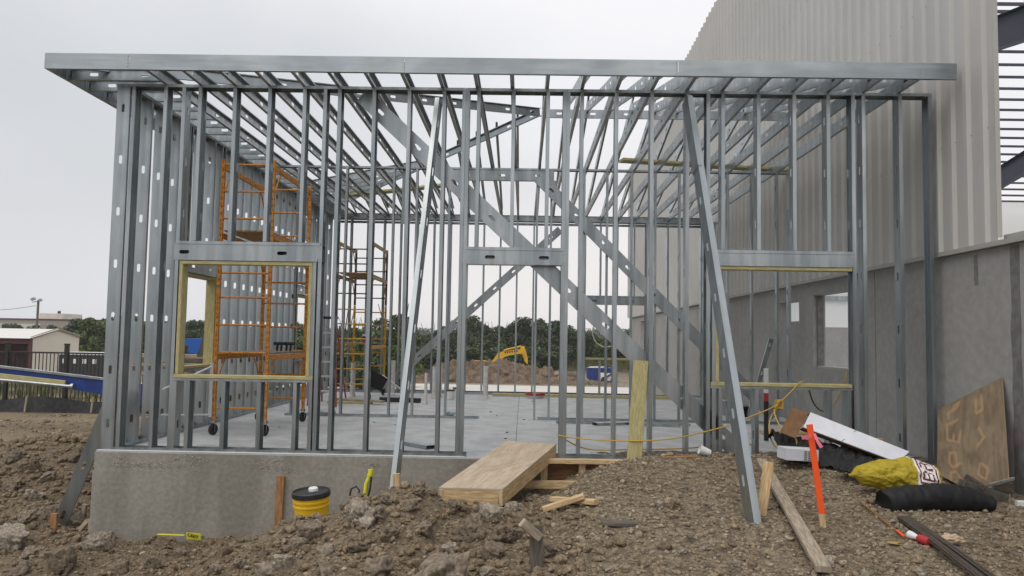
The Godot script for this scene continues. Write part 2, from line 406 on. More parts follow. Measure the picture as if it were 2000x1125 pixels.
func put_text(im: Image, rows: Array, x0: int, y0: int, px: int, py: int, c: Color):    # bitmap lettering, "#" is ink
	for j in rows.size():
		for i in rows[j].length():
			if rows[j][i] == "#": im.fill_rect(Rect2i(x0 + i * px, y0 + j * py, px, py), c)
func quarter(rows: Array):      # turns a glyph a quarter to the left
	var o = []
	for x in range(rows[0].length() - 1, -1, -1):
		var l = ""
		for y in rows.size(): l += rows[y][x]
		o.append(l)
	return o
func bag_img():
	var im = ntex(512, 0.01, 85, lin(0.36, 0.275, 0.012), lin(0.44, 0.34, 0.02), 0.3, 0.7)
	im.fill_rect(Rect2i(330, 0, 120, 512), lin(0.68, 0.68, 0.66))
	var m = lin(0.12, 0.012, 0.03)
	for r in [[342, 14, 92, 112], [342, 142, 92, 112]]:
		im.fill_rect(Rect2i(r[0], r[1], r[2], 8), m); im.fill_rect(Rect2i(r[0], r[1] + r[3], r[2], 8), m); im.fill_rect(Rect2i(r[0], r[1], 8, r[3]), m); im.fill_rect(Rect2i(r[0] + r[2], r[1], 8, r[3] + 8), m)
	# letters turned a quarter: B, A above and R, O below
	put_text(im, quarter(["####.", "#...#", "#...#", "####.", "#...#", "#...#", "####."]), 358, 78, 9, 8, m)
	put_text(im, quarter([".###.", "#...#", "#...#", "#####", "#...#", "#...#", "#...#"]), 358, 28, 9, 8, m)
	put_text(im, quarter(["####.", "#...#", "#...#", "####.", "#.#..", "#..#.", "#...#"]), 358, 206, 9, 8, m)
	put_text(im, quarter([".###.", "#...#", "#...#", "#...#", "#...#", "#...#", ".###."]), 358, 156, 9, 8, m)
	return im

# ---------- ground ----------
func lut(t, xs, ys):
	if t <= xs[0]: return ys[0]
	for i in xs.size() - 1:
		if t <= xs[i + 1]: 
			var k = (t - xs[i]) / (xs[i + 1] - xs[i]); return lerpf(ys[i], ys[i + 1], k * k * (3 - 2 * k))
	return ys[-1]
func smax(a, b, k): 
	var h = clampf(0.5 + 0.5 * (a - b) / k, 0, 1); return lerpf(b, a, h) + k * h * (1 - h)
func g2(x, z, cx, cz, sx, sz): return exp(-pow((x - cx) / sx, 2) - pow((z - cz) / sz, 2))
func base_h(x, z):
	var site = -0.8 - 0.0432 * maxf(0.0, -z - 12.0)
	if z < -88.0: site = lerpf(-4.08, -2.1, smoothstep(-92.0, -116.0, z))
	if z < -0.6 and x > -4.84 and x < 5.2 and z > -10.6: return -1.1
	# left bank beside the slab
	var y = site
	if x < -4.6:
		var lb = lut(z, [-9.0, -5.0, -2.2, -0.6, 0.8, 2.0, 5.0], [-0.8, -0.72, -0.5, -0.72, -0.95, -0.95, -0.4])
		lb += 0.22 * g2(x, z, -6.8, -2.6, 1.3, 1.5) + 0.14 * g2(x, z, -5.7, -3.4, 0.7, 1.1) - 0.25 * g2(x, z, -5.0, -0.6, 0.5, 1.6)
		y = lb if z > -9.0 else site
	if z > -0.6:
		var lf = lut(z, [0.0, 1.5, 5.0, 7.0], [-0.96, -0.97, -0.35, -0.3])
		lf += 0.12 * g2(x, z, -4.6, 1.6, 1.2, 0.5)
		if x < -4.6: lf = lerpf(lf, y, smoothstep(-4.6, -5.4, x) * smoothstep(1.2, -0.2, z))
		var rt = lut(z, [0.0, 0.5, 1.5, 2.5, 3.5, 5.0, 9.0], [0.03, 0.05, -0.02, -0.10, -0.21, -0.3, -0.32])
		rt += 0.085 * g2(x, z, 2.35, 0.45, 1.2, 0.6) - 0.06 * g2(x, z, 4.6, 1.0, 0.9, 1.2)
		rt -= 0.36 * g2(x, z, 0.15, 0.35, 0.62, 0.75) + 0.2 * g2(x, z, -0.15, 1.5, 0.6, 0.8)
		var s = smoothstep(-2.3, -0.3, x + 0.3 * smoothstep(1.5, 0.0, z))
		var ww = smoothstep(1.9, 0.6, z)
		rt = lerpf(rt, minf(rt, -0.5), ww * smoothstep(0.1, -0.7, x))
		y = lerpf(lf, rt, s)
		var cr = lut(x, [-3.4, -2.7, -2.2, -1.65, -1.2, -0.87, -0.45, -0.1, 0.3, 0.9], [-0.95, -0.55, -0.27, -0.06, 0.07, 0.14, -0.03, -0.2, -0.34, -0.5])
		var zc = 2.75 + 0.15 * sin(x * 2.0)
		var mo = cr - (0.62 * maxf(0.0, zc - z) if z < zc else 0.33 * (z - zc))
		y = smax(y, mo, 0.08)
	return y
func rough_at(x, z):
	if x > 5.2: return 0.2
	var r = 0.28
	if z > -0.6: r = lerpf(1.0, 0.42, smoothstep(-0.3, 0.9, x - 0.25 * (z - 2.0)))
	elif x < -4.6: r = lerpf(0.3, 1.0, smoothstep(-6.5, -3.5, z))
	if x < -4.6 and z < -3.5: r = 0.38
	if z < -14: r = 0.3
	return r
func ground_h(x, z):
	var y = base_h(x, z)
	var r = rough_at(x, z)
	if z > -9.0 and z < 9.0 and absf(x) < 14.0:
		var a = n1.get_noise_2d(x, z)                      # lumps
		var b = n2.get_noise_2d(x, z)                      # clods, cellular distance
		var c = n3.get_noise_2d(x, z)
		y += r * (0.07 * a + 0.055 * (-b - 0.4) * (0.6 + 0.8 * a) + 0.02 * c) + 0.01 * c
	elif z < -10.0 or absf(x) > 13.0:
		y += 0.12 * n4.get_noise_2d(x, z)
	return y
func soil_col(x, z):
	var k = n4.get_noise_2d(x * 6.0, z * 6.0) * 0.5 + 0.5
	var j = n3.get_noise_2d(x * 1.3 + 40.0, z * 1.3) * 0.5 + 0.5
	var dirt = Color(0.225, 0.17, 0.105).lerp(Color(0.325, 0.255, 0.17), k)
	dirt = dirt.lerp(Color(0.36, 0.29, 0.20), smoothstep(0.5, 0.8, j) * 0.7)
	var grav = Color(0.33, 0.26, 0.172).lerp(Color(0.43, 0.35, 0.245), k)
	grav = grav.lerp(Color(0.15, 0.112, 0.075), smoothstep(0.5, 0.72, j) * 0.75)
	var pale = Color(0.38, 0.285, 0.175).lerp(Color(0.48, 0.375, 0.245), k)
	var c = dirt
	if z > -0.6: c = dirt.lerp(grav, smoothstep(-0.2, 0.9, x - 0.25 * (z - 2.0) + 0.5 * (k - 0.5)))
	# dug clods end and undisturbed sandy ground begins along a ragged line
	if z < -3.0 and (x < -4.4 or z < -9.0) and z + 2.5 * (k - 0.5) + 0.8 * (j - 0.5) < -4.6: c = pale
	if z < -14.0: c = pale.lerp(Color(0.07, 0.10, 0.035), smoothstep(0.45, 0.6, k) * smoothstep(-14.0, -20.0, z) * (1.0 if x < 0 else 0.0))
	if z < -60.0: c = pale.lerp(Color(0.50, 0.43, 0.32), 0.8)
	if z < -108.0: c = Color(0.05, 0.06, 0.025)
	return c
func coords(lo_f, hi_f, step, lo, hi):
	var a = []; var t = lo_f
	while t < hi_f: 
		a.append(t); t += step
	a.append(hi_f)
	var d = step; t = hi_f
	while t < hi: 
		d *= 1.18; t += d; a.append(t)
	d = step; t = lo_f; var b = []
	while t > lo: 
		d *= 1.18; t -= d; b.append(t)
	b.reverse(); return b + a
func build_ground():
	var xs = coords(-6.2, 5.0, 0.032, -420.0, 420.0); var zs = coords(-0.3, 4.6, 0.032, -700.0, 60.0)
	var nx = xs.size(); var nz = zs.size()
	var vs = PackedVector3Array(); var cs = PackedColorArray(); vs.resize(nx * nz); cs.resize(nx * nz)
	for j in nz:
		for i in nx:
			var x = xs[i]; var z = zs[j]
			vs[j * nx + i] = Vector3(x, ground_h(x, z), z); cs[j * nx + i] = soil_col(x, z)
	var ns = PackedVector3Array(); ns.resize(nx * nz)
	for j in nz:
		for i in nx:
			var l = vs[j * nx + maxi(i - 1, 0)]; var r = vs[j * nx + mini(i + 1, nx - 1)]; var u = vs[maxi(j - 1, 0) * nx + i]; var d = vs[mini(j + 1, nz - 1) * nx + i]
			ns[j * nx + i] = (d - u).cross(r - l).normalized()
	var ix = PackedInt32Array(); ix.resize((nx - 1) * (nz - 1) * 6); var k = 0
	for j in nz - 1:
		for i in nx - 1:
			var a = j * nx + i
			for q in [a, a + 1, a + nx, a + 1, a + nx + 1, a + nx]: 
				ix[k] = q; k += 1
	var ar = []; ar.resize(Mesh.ARRAY_MAX); ar[Mesh.ARRAY_VERTEX] = vs; ar[Mesh.ARRAY_NORMAL] = ns; ar[Mesh.ARRAY_COLOR] = cs; ar[Mesh.ARRAY_INDEX] = ix
	var m = ArrayMesh.new(); m.add_surface_from_arrays(Mesh.PRIMITIVE_TRIANGLES, ar)
	struct("ground", m, M.soil)
	print("ground ", nx, "x", nz)

# ---------- camera, sky, sun ----------
func build_camera_and_light():
	CB = Basis.from_euler(Vector3(0.0638, 0.0155, 0.0171))
	var cam := Camera3D.new(); cam.name = "camera"; cam.fov = rad_to_deg(2.0 * atan(562.5 / 1550.0)); cam.near = 0.05; cam.far = 2000.0
	add_child(cam); cam.transform = Transform3D(CB, CP); cam.current = true
	var env := Environment.new(); env.background_mode = Environment.BG_SKY; env.tonemap_mode = Environment.TONE_MAPPER_LINEAR
	env.tonemap_exposure = 1.6; env.sdfgi_enabled = true; env.ssao_enabled = true; env.ssil_enabled = true
	var sky := Sky.new(); var pm := PanoramaSkyMaterial.new()
	var f = FastNoiseLite.new(); f.seed = 4; f.frequency = 0.9; f.fractal_octaves = 4; f.fractal_gain = 0.42
	var im = Image.create(1024, 512, false, Image.FORMAT_RGB8)
	for y in 512:
		var el = PI / 2 - PI * (y + 0.5) / 512.0
		for x in 1024:
			var az = TAU * (x + 0.5) / 1024.0
			var d = Vector3(cos(el) * sin(az), sin(el), cos(el) * cos(az))
			# a thicker bank of cloud stands towards -x
			var k = 0.47 + 0.26 * d.x + 0.30 * f.get_noise_3d(d.x * 1.1, d.y * 2.6, d.z * 1.1)
			var lo = Color(0.672, 0.685, 0.702); var hi = Color(0.795, 0.794, 0.804)
			var c = lo.lerp(hi, smoothstep(0.2, 0.62, k))
			var hz = Color(0.775, 0.755, 0.747)
			c = c.lerp(hz.lerp(lo, 0.75 * smoothstep(0.1, -0.65, d.x)), 0.7 * smoothstep(0.30, 0.02, sin(el)))
			im.set_pixel(x, y, c)
	pm.panorama = ImageTexture.create_from_image(im); sky.sky_material = pm; env.sky = sky
	env.background_energy_multiplier = 1.0
	env.fog_enabled = true; env.fog_density = 0.00045; env.fog_light_color = Color(0.80, 0.80, 0.81)
	var we := WorldEnvironment.new(); we.environment = env; we.name = "world_environment"; add_child(we)
	var sun := DirectionalLight3D.new(); sun.name = "sun"; sun.light_energy = 0.32; sun.light_angular_distance = 60.0; sun.light_color = Color(1.0, 0.97, 0.93); sun.shadow_enabled = true
	add_child(sun); sun.rotation = Vector3(deg_to_rad(-58), deg_to_rad(-38), 0)

# ---------- slab ----------
func build_slab():
	var t = thing("concrete_foundation", "grey concrete slab on a raised stem wall under the steel framing", "foundation", Vector3(0, 0, 0))
	var jx = pyy(1010, 830, 0.0).x
	var x0 = -4.84; var x1 = 4.76; var zb = -10.32
	box(t, "slab_bay", Vector3((x0 + jx - 0.004) / 2, -0.1, zb / 2 + 0.012), Vector3(jx - 0.004 - x0, 0.2, -zb + 0.024), M.floor, Basis.IDENTITY, 0.006)
	box(t, "slab_bay", Vector3((x1 + jx + 0.004) / 2, -0.1, zb / 2 + 0.012), Vector3(x1 - jx - 0.004, 0.2, -zb + 0.024), M.floor, Basis.IDENTITY, 0.006)
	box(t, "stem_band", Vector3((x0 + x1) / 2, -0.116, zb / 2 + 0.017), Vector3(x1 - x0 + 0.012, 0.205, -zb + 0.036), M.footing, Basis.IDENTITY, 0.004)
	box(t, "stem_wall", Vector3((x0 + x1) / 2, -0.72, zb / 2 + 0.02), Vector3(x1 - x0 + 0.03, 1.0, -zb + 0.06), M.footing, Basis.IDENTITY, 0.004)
	# honeycombed pockets: bare aggregate showing along the pour line
	var mm = MultiMesh.new(); mm.transform_format = MultiMesh.TRANSFORM_3D; mm.use_colors = true; mm.mesh = cache.pebble; 
	var spots = [[232, 897, 10, 6], [255, 908, 26, 4], [300, 909, 24, 5], [345, 903, 26, 12], [385, 900, 16, 8], [515, 912, 18, 7], [538, 904, 22, 10], [560, 918, 18, 4], [730, 908, 14, 3], [150, 1000, 1, 1]]
	var xf = []
	for s in spots:
		for i in int(s[2] * 5.0):
			var q = pz(s[0] + rng.randfn() * s[2] * 0.8, s[1] + rng.randfn() * s[3] * 0.9, 0.04)
			if q.y > -0.02 or q.y < -0.45: continue
			var r = rng.randf_range(0.003, 0.009)
			xf.append(Transform3D(Basis.from_euler(Vector3(rng.randf() * 6, rng.randf() * 6, rng.randf() * 6)).scaled(Vector3(r, r, r)), Vector3(q.x, q.y, 0.036 if q.y > -0.22 else 0.051)))
	mm.instance_count = xf.size()
	for i in xf.size():
		mm.set_instance_transform(i, xf[i]); var g = rng.randf_range(0.45, 0.6); mm.set_instance_color(i, Color(g, g * 0.96, g * 0.88))
	var o = MultiMeshInstance3D.new(); o.multimesh = mm; o.material_override = M.stone; o.name = "exposed_aggregate"; t.add_child(o); o.set_meta("kind", "stuff")

# ---------- walls ----------
func stud(t, x, y0, y1, flip = false, called = "stud", z = 0.0):
	var X = Vector3(1, 0, 0)
	if not flip: return member(t, called, Vector3(x - 0.0205, y0, z), Vector3(x - 0.0205, y1, z), X, M.galv)
	# opens to the left: turn it about and keep its outer flange at z
	return member(t, called, Vector3(x + 0.0205, y0, z - W6), Vector3(x + 0.0205, y1, z - W6), -X, M.galv)
func header(t, x0, x1, y0, y1, z, slots, called = "header"):      # boxed header; slots are x positions
	var Wd = y1 - y0; var L = x1 - x0
	var s = st_new()
	var hs = []
	for q in slots: hs.append(q - x0)
	strip(s, L, Wd, Transform3D(Basis(Vector3(0, 1, 0), Vector3(1, 0, 0), Vector3(0, 0, 1)), Vector3.ZERO), hs, 0.115, 0.042)
	strip(s, L, 0.156, Transform3D(Basis(Vector3(0, 0, -1), Vector3(1, 0, 0), Vector3(0, 1, 0)), Vector3(0, Wd, 0)))
	strip(s, L, 0.156, Transform3D(Basis(Vector3(0, 0, -1), Vector3(1, 0, 0), Vector3(0, 1, 0)), Vector3.ZERO))
	strip(s, L, Wd, Transform3D(Basis(Vector3(0, 1, 0), Vector3(1, 0, 0), Vector3(0, 0, 1)), Vector3(0, 0, -0.156)))
	var h = put(t, called, s.commit(), M.galv, Transform3D(Basis.IDENTITY, Vector3(x0, y0, z)))
	track(h, "track", Vector3(x0 + 0.02, y1 + 0.002, z - 0.152), Vector3(x1 - 0.02, y1 + 0.002, z - 0.152), Vector3.UP, M.galv, 0.16, 0.034)
	track(h, "track", Vector3(x0 + 0.05, y0 - 0.002, z - 0.152), Vector3(x1 - 0.05, y0 - 0.002, z - 0.152), Vector3.UP, M.galv, 0.162, 0.036)
	for e in [x0 + 0.012, x0 + 0.03, x1 - 0.012, x1 - 0.03]:
		for yy in [y0 + 0.03, y1 - 0.03]:
			put(h, "screw", cache.screw, M.galv, Transform3D(Basis(Vector3(1, 0, 0), Vector3(0, 0, 1), Vector3(0, -1, 0)), Vector3(e, yy, z)))
	return h
func build_front_wall():
	var t = thing("front_wall_frame", "galvanized steel stud wall with two window openings and a doorway facing the dirt mound", "wall frame", Vector3(0, 0, 0))
	var Y = Vector3.UP
	# corner post with its web to the front
	member(t, "stud", Vector3(-4.808, 0.003, 0.0), Vector3(-4.808, P - 0.003, 0.0), Vector3(0, 0, -1), M.galv) .transform = Transform3D(Basis(Vector3(0, 0, -1), Vector3(0, 1, 0), Vector3(1, 0, 0)), Vector3(-4.656, 0.003, -0.001))
	for x in [-4.612, -4.236, -2.36, -2.19, -1.785, -1.375, -0.967, -0.735, 0.481, 0.64, 1.04, 1.45, 1.86, 3.885, 4.307]: stud(t, x, 0.003, P - 0.003)
	for x in [-4.02, -0.69, 0.438, 2.10, 3.765, 4.648]: stud(t, x, 0.003, P - 0.003, true)
	for x in [-3.83, -3.42, -3.01, -2.6]:
		stud(t, x, 2.42, P - 0.003, false, "cripple_stud"); stud(t, x, 0.003, 0.805, false, "cripple_stud")
	for x in [-0.563, -0.157, 0.245]: stud(t, x, 2.40, P - 0.003, false, "cripple_stud")
	for x in [2.27, 2.68, 3.09, 3.48]: stud(t, x, 2.41, P - 0.003, false, "cripple_stud")
	for x in [2.24, 2.65, 3.06, 3.475, 3.69]: stud(t, x, 0.003, 0.83, false, "cripple_stud")
	stud(t, -4.0 + 0.02, 0.003, 0.805, true, "jack_stud"); stud(t, -2.42, 0.003, 2.19, false, "jack_stud"); stud(t, 2.165, 0.003, 2.2, false, "jack_stud")
	track(t, "top_track", Vector3(-4.815, P, 0.003), Vector3(4.67, P, 0.003), -Y, M.galv, 0.158, 0.034)
	track(t, "bottom_track", Vector3(-4.815, 0.002, -0.155), Vector3(-0.635, 0.002, -0.155), Y, M.galv, 0.158, 0.042)
	track(t, "bottom_track", Vector3(0.395, 0.002, -0.155), Vector3(4.67, 0.002, -0.155), Y, M.galv, 0.158, 0.042)
	for q in [[-4.83, -0.64], [0.4, 4.7]]: board(t, "sill_strip", Vector3(q[0], 0.006, 0.012), Vector3(q[1], 0.006, 0.012), Vector3.UP, 0.009, 0.03, M.white, 0.001)  # thin white strip along the front foot of the wall tracks
	header(t, -4.058, -2.336, 2.195, 2.378, 0.005, [-3.935, -2.80])
	header(t, -0.712, 0.472, 2.20, 2.36, 0.005, [-0.40, 0.22])
	header(t, 2.14, 3.76, 2.225, 2.368, 0.005, [2.215])
	# window sills
	track(t, "sill_track", Vector3(-4.0, 0.834, 0.004), Vector3(-2.40, 0.834, 0.004), -Y, M.galv, 0.16, 0.026)
	track(t, "sill_track", Vector3(2.12, 0.853, 0.004), Vector3(3.73, 0.853, 0.004), -Y, M.galv, 0.16, 0.026)
	# treated lumber bucks
	var zc = -0.068; var bk = 0.145
	board(t, "sill_board", Vector3(-4.0, 0.857, zc), Vector3(-2.40, 0.857, zc), Y, 0.04, bk, M.treated)
	board(t, "head_board", Vector3(-3.985, 2.168, zc), Vector3(-2.445, 2.168, zc), Y, 0.042, bk, M.treated)
	board(t, "jamb_board", Vector3(-3.965, 0.88, zc), Vector3(-3.965, 2.146, zc), Vector3(1, 0, 0), 0.04, bk, M.treated)
	board(t, "jamb_board", Vector3(-2.462, 0.88, zc), Vector3(-2.462, 2.146, zc), Vector3(1, 0, 0), 0.04, bk, M.treated)
	board(t, "sill_board", Vector3(2.13, 0.876, zc), Vector3(3.72, 0.876, zc), Y, 0.04, bk, M.treated)
	board(t, "head_board", Vector3(2.19, 2.20, zc), Vector3(3.735, 2.20, zc), Y, 0.04, bk, M.treated)
	board(t, "jamb_board", Vector3(2.205, 0.9, zc), Vector3(2.205, 2.178, zc), Vector3(1, 0, 0), 0.036, bk, M.treated)
	for x in [-4.6, -4.236, -3.9, -3.41, -3.0, -2.6, -2.19, -1.785, -1.375, -0.967, -0.7, 0.46, 1.04, 1.45, 1.86, 2.27, 2.68, 3.09, 3.48, 3.885, 4.307]:
		put(t, "screw", cache.screw, M.galv, Transform3D(Basis(Vector3(1, 0, 0), Vector3(0, 0, 1), Vector3(0, -1, 0)), Vector3(x, P - 0.018, 0.004)))
		put(t, "screw", cache.screw, M.galv, Transform3D(Basis(Vector3(1, 0, 0), Vector3(0, 0, 1), Vector3(0, -1, 0)), Vector3(x, 0.024, 0.004)))
func build_left_wall():
	var t = thing("side_wall_frame", "galvanized steel stud wall with punched webs and two openings behind the orange scaffold", "wall frame", Vector3(-4.73, 0, -5))
	var xi = -4.657; var Y = Vector3.UP
	var w1 = [-1.72, -2.84]; var w2 = [-7.15, -8.35]
	for i in range(1, 25):
		var z = -0.17 - i * OC + 0.02
		var in_w = (z < w1[0] - 0.06 and z > w1[1] + 0.06) or (z < w2[0] - 0.06 and z > w2[1] + 0.06)
		var seg = [[0.003, P - 0.003]] if not in_w else [[0.003, 0.82], [2.41, P - 0.003]]
		for s in seg: member(t, "stud" if not in_w else "cripple_stud", Vector3(xi, s[0], z), Vector3(xi, s[1], z), Vector3(0, 0, -1), M.galv)
	for w in [w1, w2]:
		for z in [w[0] + 0.03, w[1] - 0.03]: member(t, "jack_stud", Vector3(xi, 0.003, z), Vector3(xi, P - 0.003, z), Vector3(0, 0, -1), M.galv)
		# header seen from inside: web towards the room
		member(t, "header", Vector3(xi + 0.004, 2.29, w[0] + 0.05), Vector3(xi + 0.004, 2.29, w[1] - 0.05), Vector3(-1, 0, 0), M.galv, 0.19, 0.15, 0.0, true, true)
		track(t, "header_track", Vector3(xi, 2.40, w[0]), Vector3(xi, 2.40, w[1]), Y, M.galv).transform.origin.x += 0.0
		track(t, "sill_track", Vector3(xi, 0.85, w[0]), Vector3(xi, 0.85, w[1]), -Y, M.galv)
		board(t, "sill_board", Vector3(xi - 0.07, 0.875, w[0]), Vector3(xi - 0.07, 0.875, w[1]), Y, 0.04, 0.145, M.treated)
		board(t, "head_board", Vector3(xi - 0.07, 2.165, w[0]), Vector3(xi - 0.07, 2.165, w[1]), Y, 0.04, 0.145, M.treated)
		for z in [w[0] - 0.02, w[1] + 0.02]: board(t, "jamb_board", Vector3(xi - 0.07, 0.897, z), Vector3(xi - 0.07, 2.143, z), Vector3(0, 0, 1), 0.04, 0.145, M.treated)
	track(t, "top_track", Vector3(xi + 0.003, P, -0.16), Vector3(xi + 0.003, P, -10.28), -Y, M.galv)
	track(t, "bottom_track", Vector3(xi + 0.003, 0.002, -10.28), Vector3(xi + 0.003, 0.002, -0.16), Y, M.galv, 0.157, 0.05)
func build_back_wall():
	var t = thing("back_wall_frame", "galvanized steel stud wall at the far end of the slab with one window opening", "wall frame", Vector3(0, 0, ZB - 0.08))
	var Y = Vector3.UP
	for i in 23:
		var x = -4.25 + i * OC
		if x > 1.5 and x < 2.9:
			stud(t, x, 2.4, P - 0.003, false, "cripple_stud", ZB); stud(t, x, 0.003, 0.86, false, "cripple_stud", ZB)
		elif x < 4.6: stud(t, x, 0.003, P - 0.003, false, "stud", ZB)
	for x in [1.47, 2.95, 4.6]: stud(t, x, 0.003, P - 0.003, true, "stud", ZB)
	header(t, 1.45, 2.97, 2.21, 2.39, ZB + 0.004, [1.7, 2.6])
	board(t, "sill_board", Vector3(1.5, 0.9, ZB - 0.07), Vector3(2.93, 0.9, ZB - 0.07), Y, 0.05, 0.145, M.treated)
	track(t, "top_track", Vector3(-4.655, P, ZB + 0.003), Vector3(4.67, P, ZB + 0.003), -Y, M.galv, 0.158, 0.05)
	track(t, "bottom_track", Vector3(-4.655, 0.002, ZB - 0.155), Vector3(4.67, 0.002, ZB - 0.155), Y, M.galv, 0.158, 0.05)
	box(t, "rim_board", Vector3(0, P - 0.10, ZB - 0.16), Vector3(9.3, 0.06, 0.004), M.galv)
func build_partition():
	var t = thing("partition_frame", "tall open steel stud partition crossing the middle of the slab with a doorway", "wall frame", Vector3(0, 0, ZM - 0.05))
	var Y = Vector3.UP; var Wd = 0.092
	for x in [-3.90, -3.487, -3.065, -2.256, -1.861, -1.30, 0.20, 0.44, 1.0, 1.391, 1.809, 2.209, 2.618, 3.03, 3.434, 3.841, 4.266]:
		member(t, "stud", Vector3(x - 0.018, 0.003, ZM), Vector3(x - 0.018, P - 0.003, ZM), Vector3(1, 0, 0), M.galv, Wd, 0.036, 0.011)
	track(t, "top_track", Vector3(-4.65, P, ZM + 0.003), Vector3(4.46, P, ZM + 0.003), -Y, M.galv, 0.096, 0.034)
	track(t, "bottom_track", Vector3(-4.0, 0.002, ZM - 0.095), Vector3(-0.73, 0.002, ZM - 0.095), Y, M.galv, 0.096, 0.034)
	track(t, "bottom_track", Vector3(0.26, 0.002, ZM - 0.095), Vector3(4.46, 0.002, ZM - 0.095), Y, M.galv, 0.096, 0.034)
	member(t, "header", Vector3(-1.32, 4.13, ZM + 0.005), Vector3(0.48, 4.13, ZM + 0.005), Vector3(0, 0, -1), M.galv, 0.17, 0.09, 0.0, true, true)
	member(t, "splice_plate", Vector3(-1.98, 3.28, ZM - 0.1), Vector3(-1.98, 4.25, ZM - 0.1), Vector3(0, 0, -1), M.galv, 0.15, 0.03, 0.0, false)
	# gusset at the doorway corner
	put(t, "gusset", extrude_mesh(PackedVector2Array([Vector2(0.0, 0), Vector2(0.36, 0), Vector2(0.36, -0.3), Vector2(0.25, -0.3)]), 0.003), M.galv, Transform3D(Basis.IDENTITY, Vector3(0.16, 4.05, ZM + 0.012)))
	# second low plate lying behind the right half
	track(t, "bottom_track", Vector3(0.55, 0.002, ZM + 0.42), Vector3(2.7, 0.002, ZM + 0.42), Y, M.galv, 0.1, 0.034)
func build_roof():
	var t = thing("roof_frame", "galvanized steel ceiling joists and half finished hip rafters with a long flat fascia", "roof frame", Vector3(0, P, -5))
	var X = Vector3(1, 0, 0); var Y = Vector3.UP; var yt = P + W6 + 0.003
	var xs = []
	for i in 22: xs.append(-4.262 + i * OC)
	for x in xs: member(t, "joist", Vector3(x, yt, EZ0 - 0.006), Vector3(x, yt, EZ1 + 0.006), X, M.galv)
	# lookouts over the side wall
	var z = 0.075; 
	for i in 26:
		member(t, "lookout", Vector3(EX0 + 0.004, yt, z - i * OC), Vector3(-4.264, yt, z - i * OC), Vector3(0, 0, 1), M.galv)
		var cx = EX0 + 0.05
		box(t, "clip_angle", Vector3(EX0 + 0.02, yt - 0.08, z - i * OC + 0.02), Vector3(0.035, 0.1, 0.003), M.galv)
	# fascia
	var yf = P - 0.004; var hf = 0.176
	var cuts = [EX0 - 0.005, -4.412, -1.36, 1.65, 4.314, 4.68]
	for i in 5:
		member(t, "fascia_track", Vector3(cuts[i] + 0.0015, yf + hf / 2, EZ0 + (0.0 if i % 2 == 0 else 0.0022)), Vector3(cuts[i + 1] - 0.0015, yf + hf / 2, EZ0 + (0.0 if i % 2 == 0 else 0.0022)), Vector3(0, 0, -1), M.galv_fascia, hf, 0.045, 0.0, false, true)
		if i > 0:
			for k in 4: put(t, "screw", cache.screw, M.galv, Transform3D(Basis(Vector3(1, 0, 0), Vector3(0, 0, 1), Vector3(0, -1, 0)), Vector3(cuts[i] - 0.02, yf + 0.03 + k * 0.04, EZ0 + 0.003)))
	member(t, "fascia_track", Vector3(EX0 - 0.004, yf + hf / 2, EZ0), Vector3(EX0 - 0.004, yf + hf / 2, EZ1), X, M.galv, hf, 0.045, 0.0, false, true)
	member(t, "fascia_track", Vector3(EX0, yf + hf / 2, EZ1), Vector3(4.68, yf + hf / 2, EZ1), Vector3(0, 0, 1), M.galv, hf, 0.045, 0.0, false, true)
	# hip roof: eaves rectangle, ridge in the middle running to the warehouse
	var zr = (EZ0 + EZ1) / 2; var run = EZ0 - zr; var xp = EX0 + run; var ye = P + hf; var yr = 5.52
	var sl = (yr - ye) / run
	member(t, "hip_rafter", Vector3(EX0 + 0.1, ye + 0.02, EZ0 - 0.1), Vector3(xp, yr, zr), Vector3(1, 0, 1), M.galv)
	member(t, "hip_rafter", Vector3(EX0 + 0.1, ye + 0.02, EZ1 + 0.1), Vector3(xp, yr, zr), Vector3(-1, 0, 1), M.galv)
	member(t, "ridge_beam", Vector3(xp + 0.05, yr - 0.09, zr), Vector3(4.67, yr - 0.09, zr), Vector3(0, 0, -1), M.galv, W6, 0.041, 0.013, true, true)
	for x in xs:
		if x > xp + 0.05:
			var x2 = x + 0.05
			member(t, "rafter", Vector3(x2, ye - 0.012, EZ0 - 0.03), Vector3(x2, yr + 0.10, zr + 0.01), X, M.galv)
		if x > xp - 0.1:
			member(t, "rafter", Vector3(x + 0.07, ye - 0.012, EZ1 + 0.03), Vector3(x + 0.07, yr + 0.10, zr - 0.01), X, M.galv)
		elif x > EX0 + 0.5:
			# back jacks: from the eave to the rear hip
			var k = x - EX0
			member(t, "jack_rafter", Vector3(x, ye, EZ1 + 0.03), Vector3(x, ye + sl * k, EZ1 + k - 0.04), X, M.galv)
	for i in 13:
		var k = 0.45 + i * OC
		if k < 3.3: member(t, "jack_rafter", Vector3(EX0 + 0.03, ye, EZ1 + k), Vector3(EX0 + k - 0.05, ye + sl * k, EZ1 + k), Vector3(0, 0, 1), M.galv)
	for i in 1:
		pass
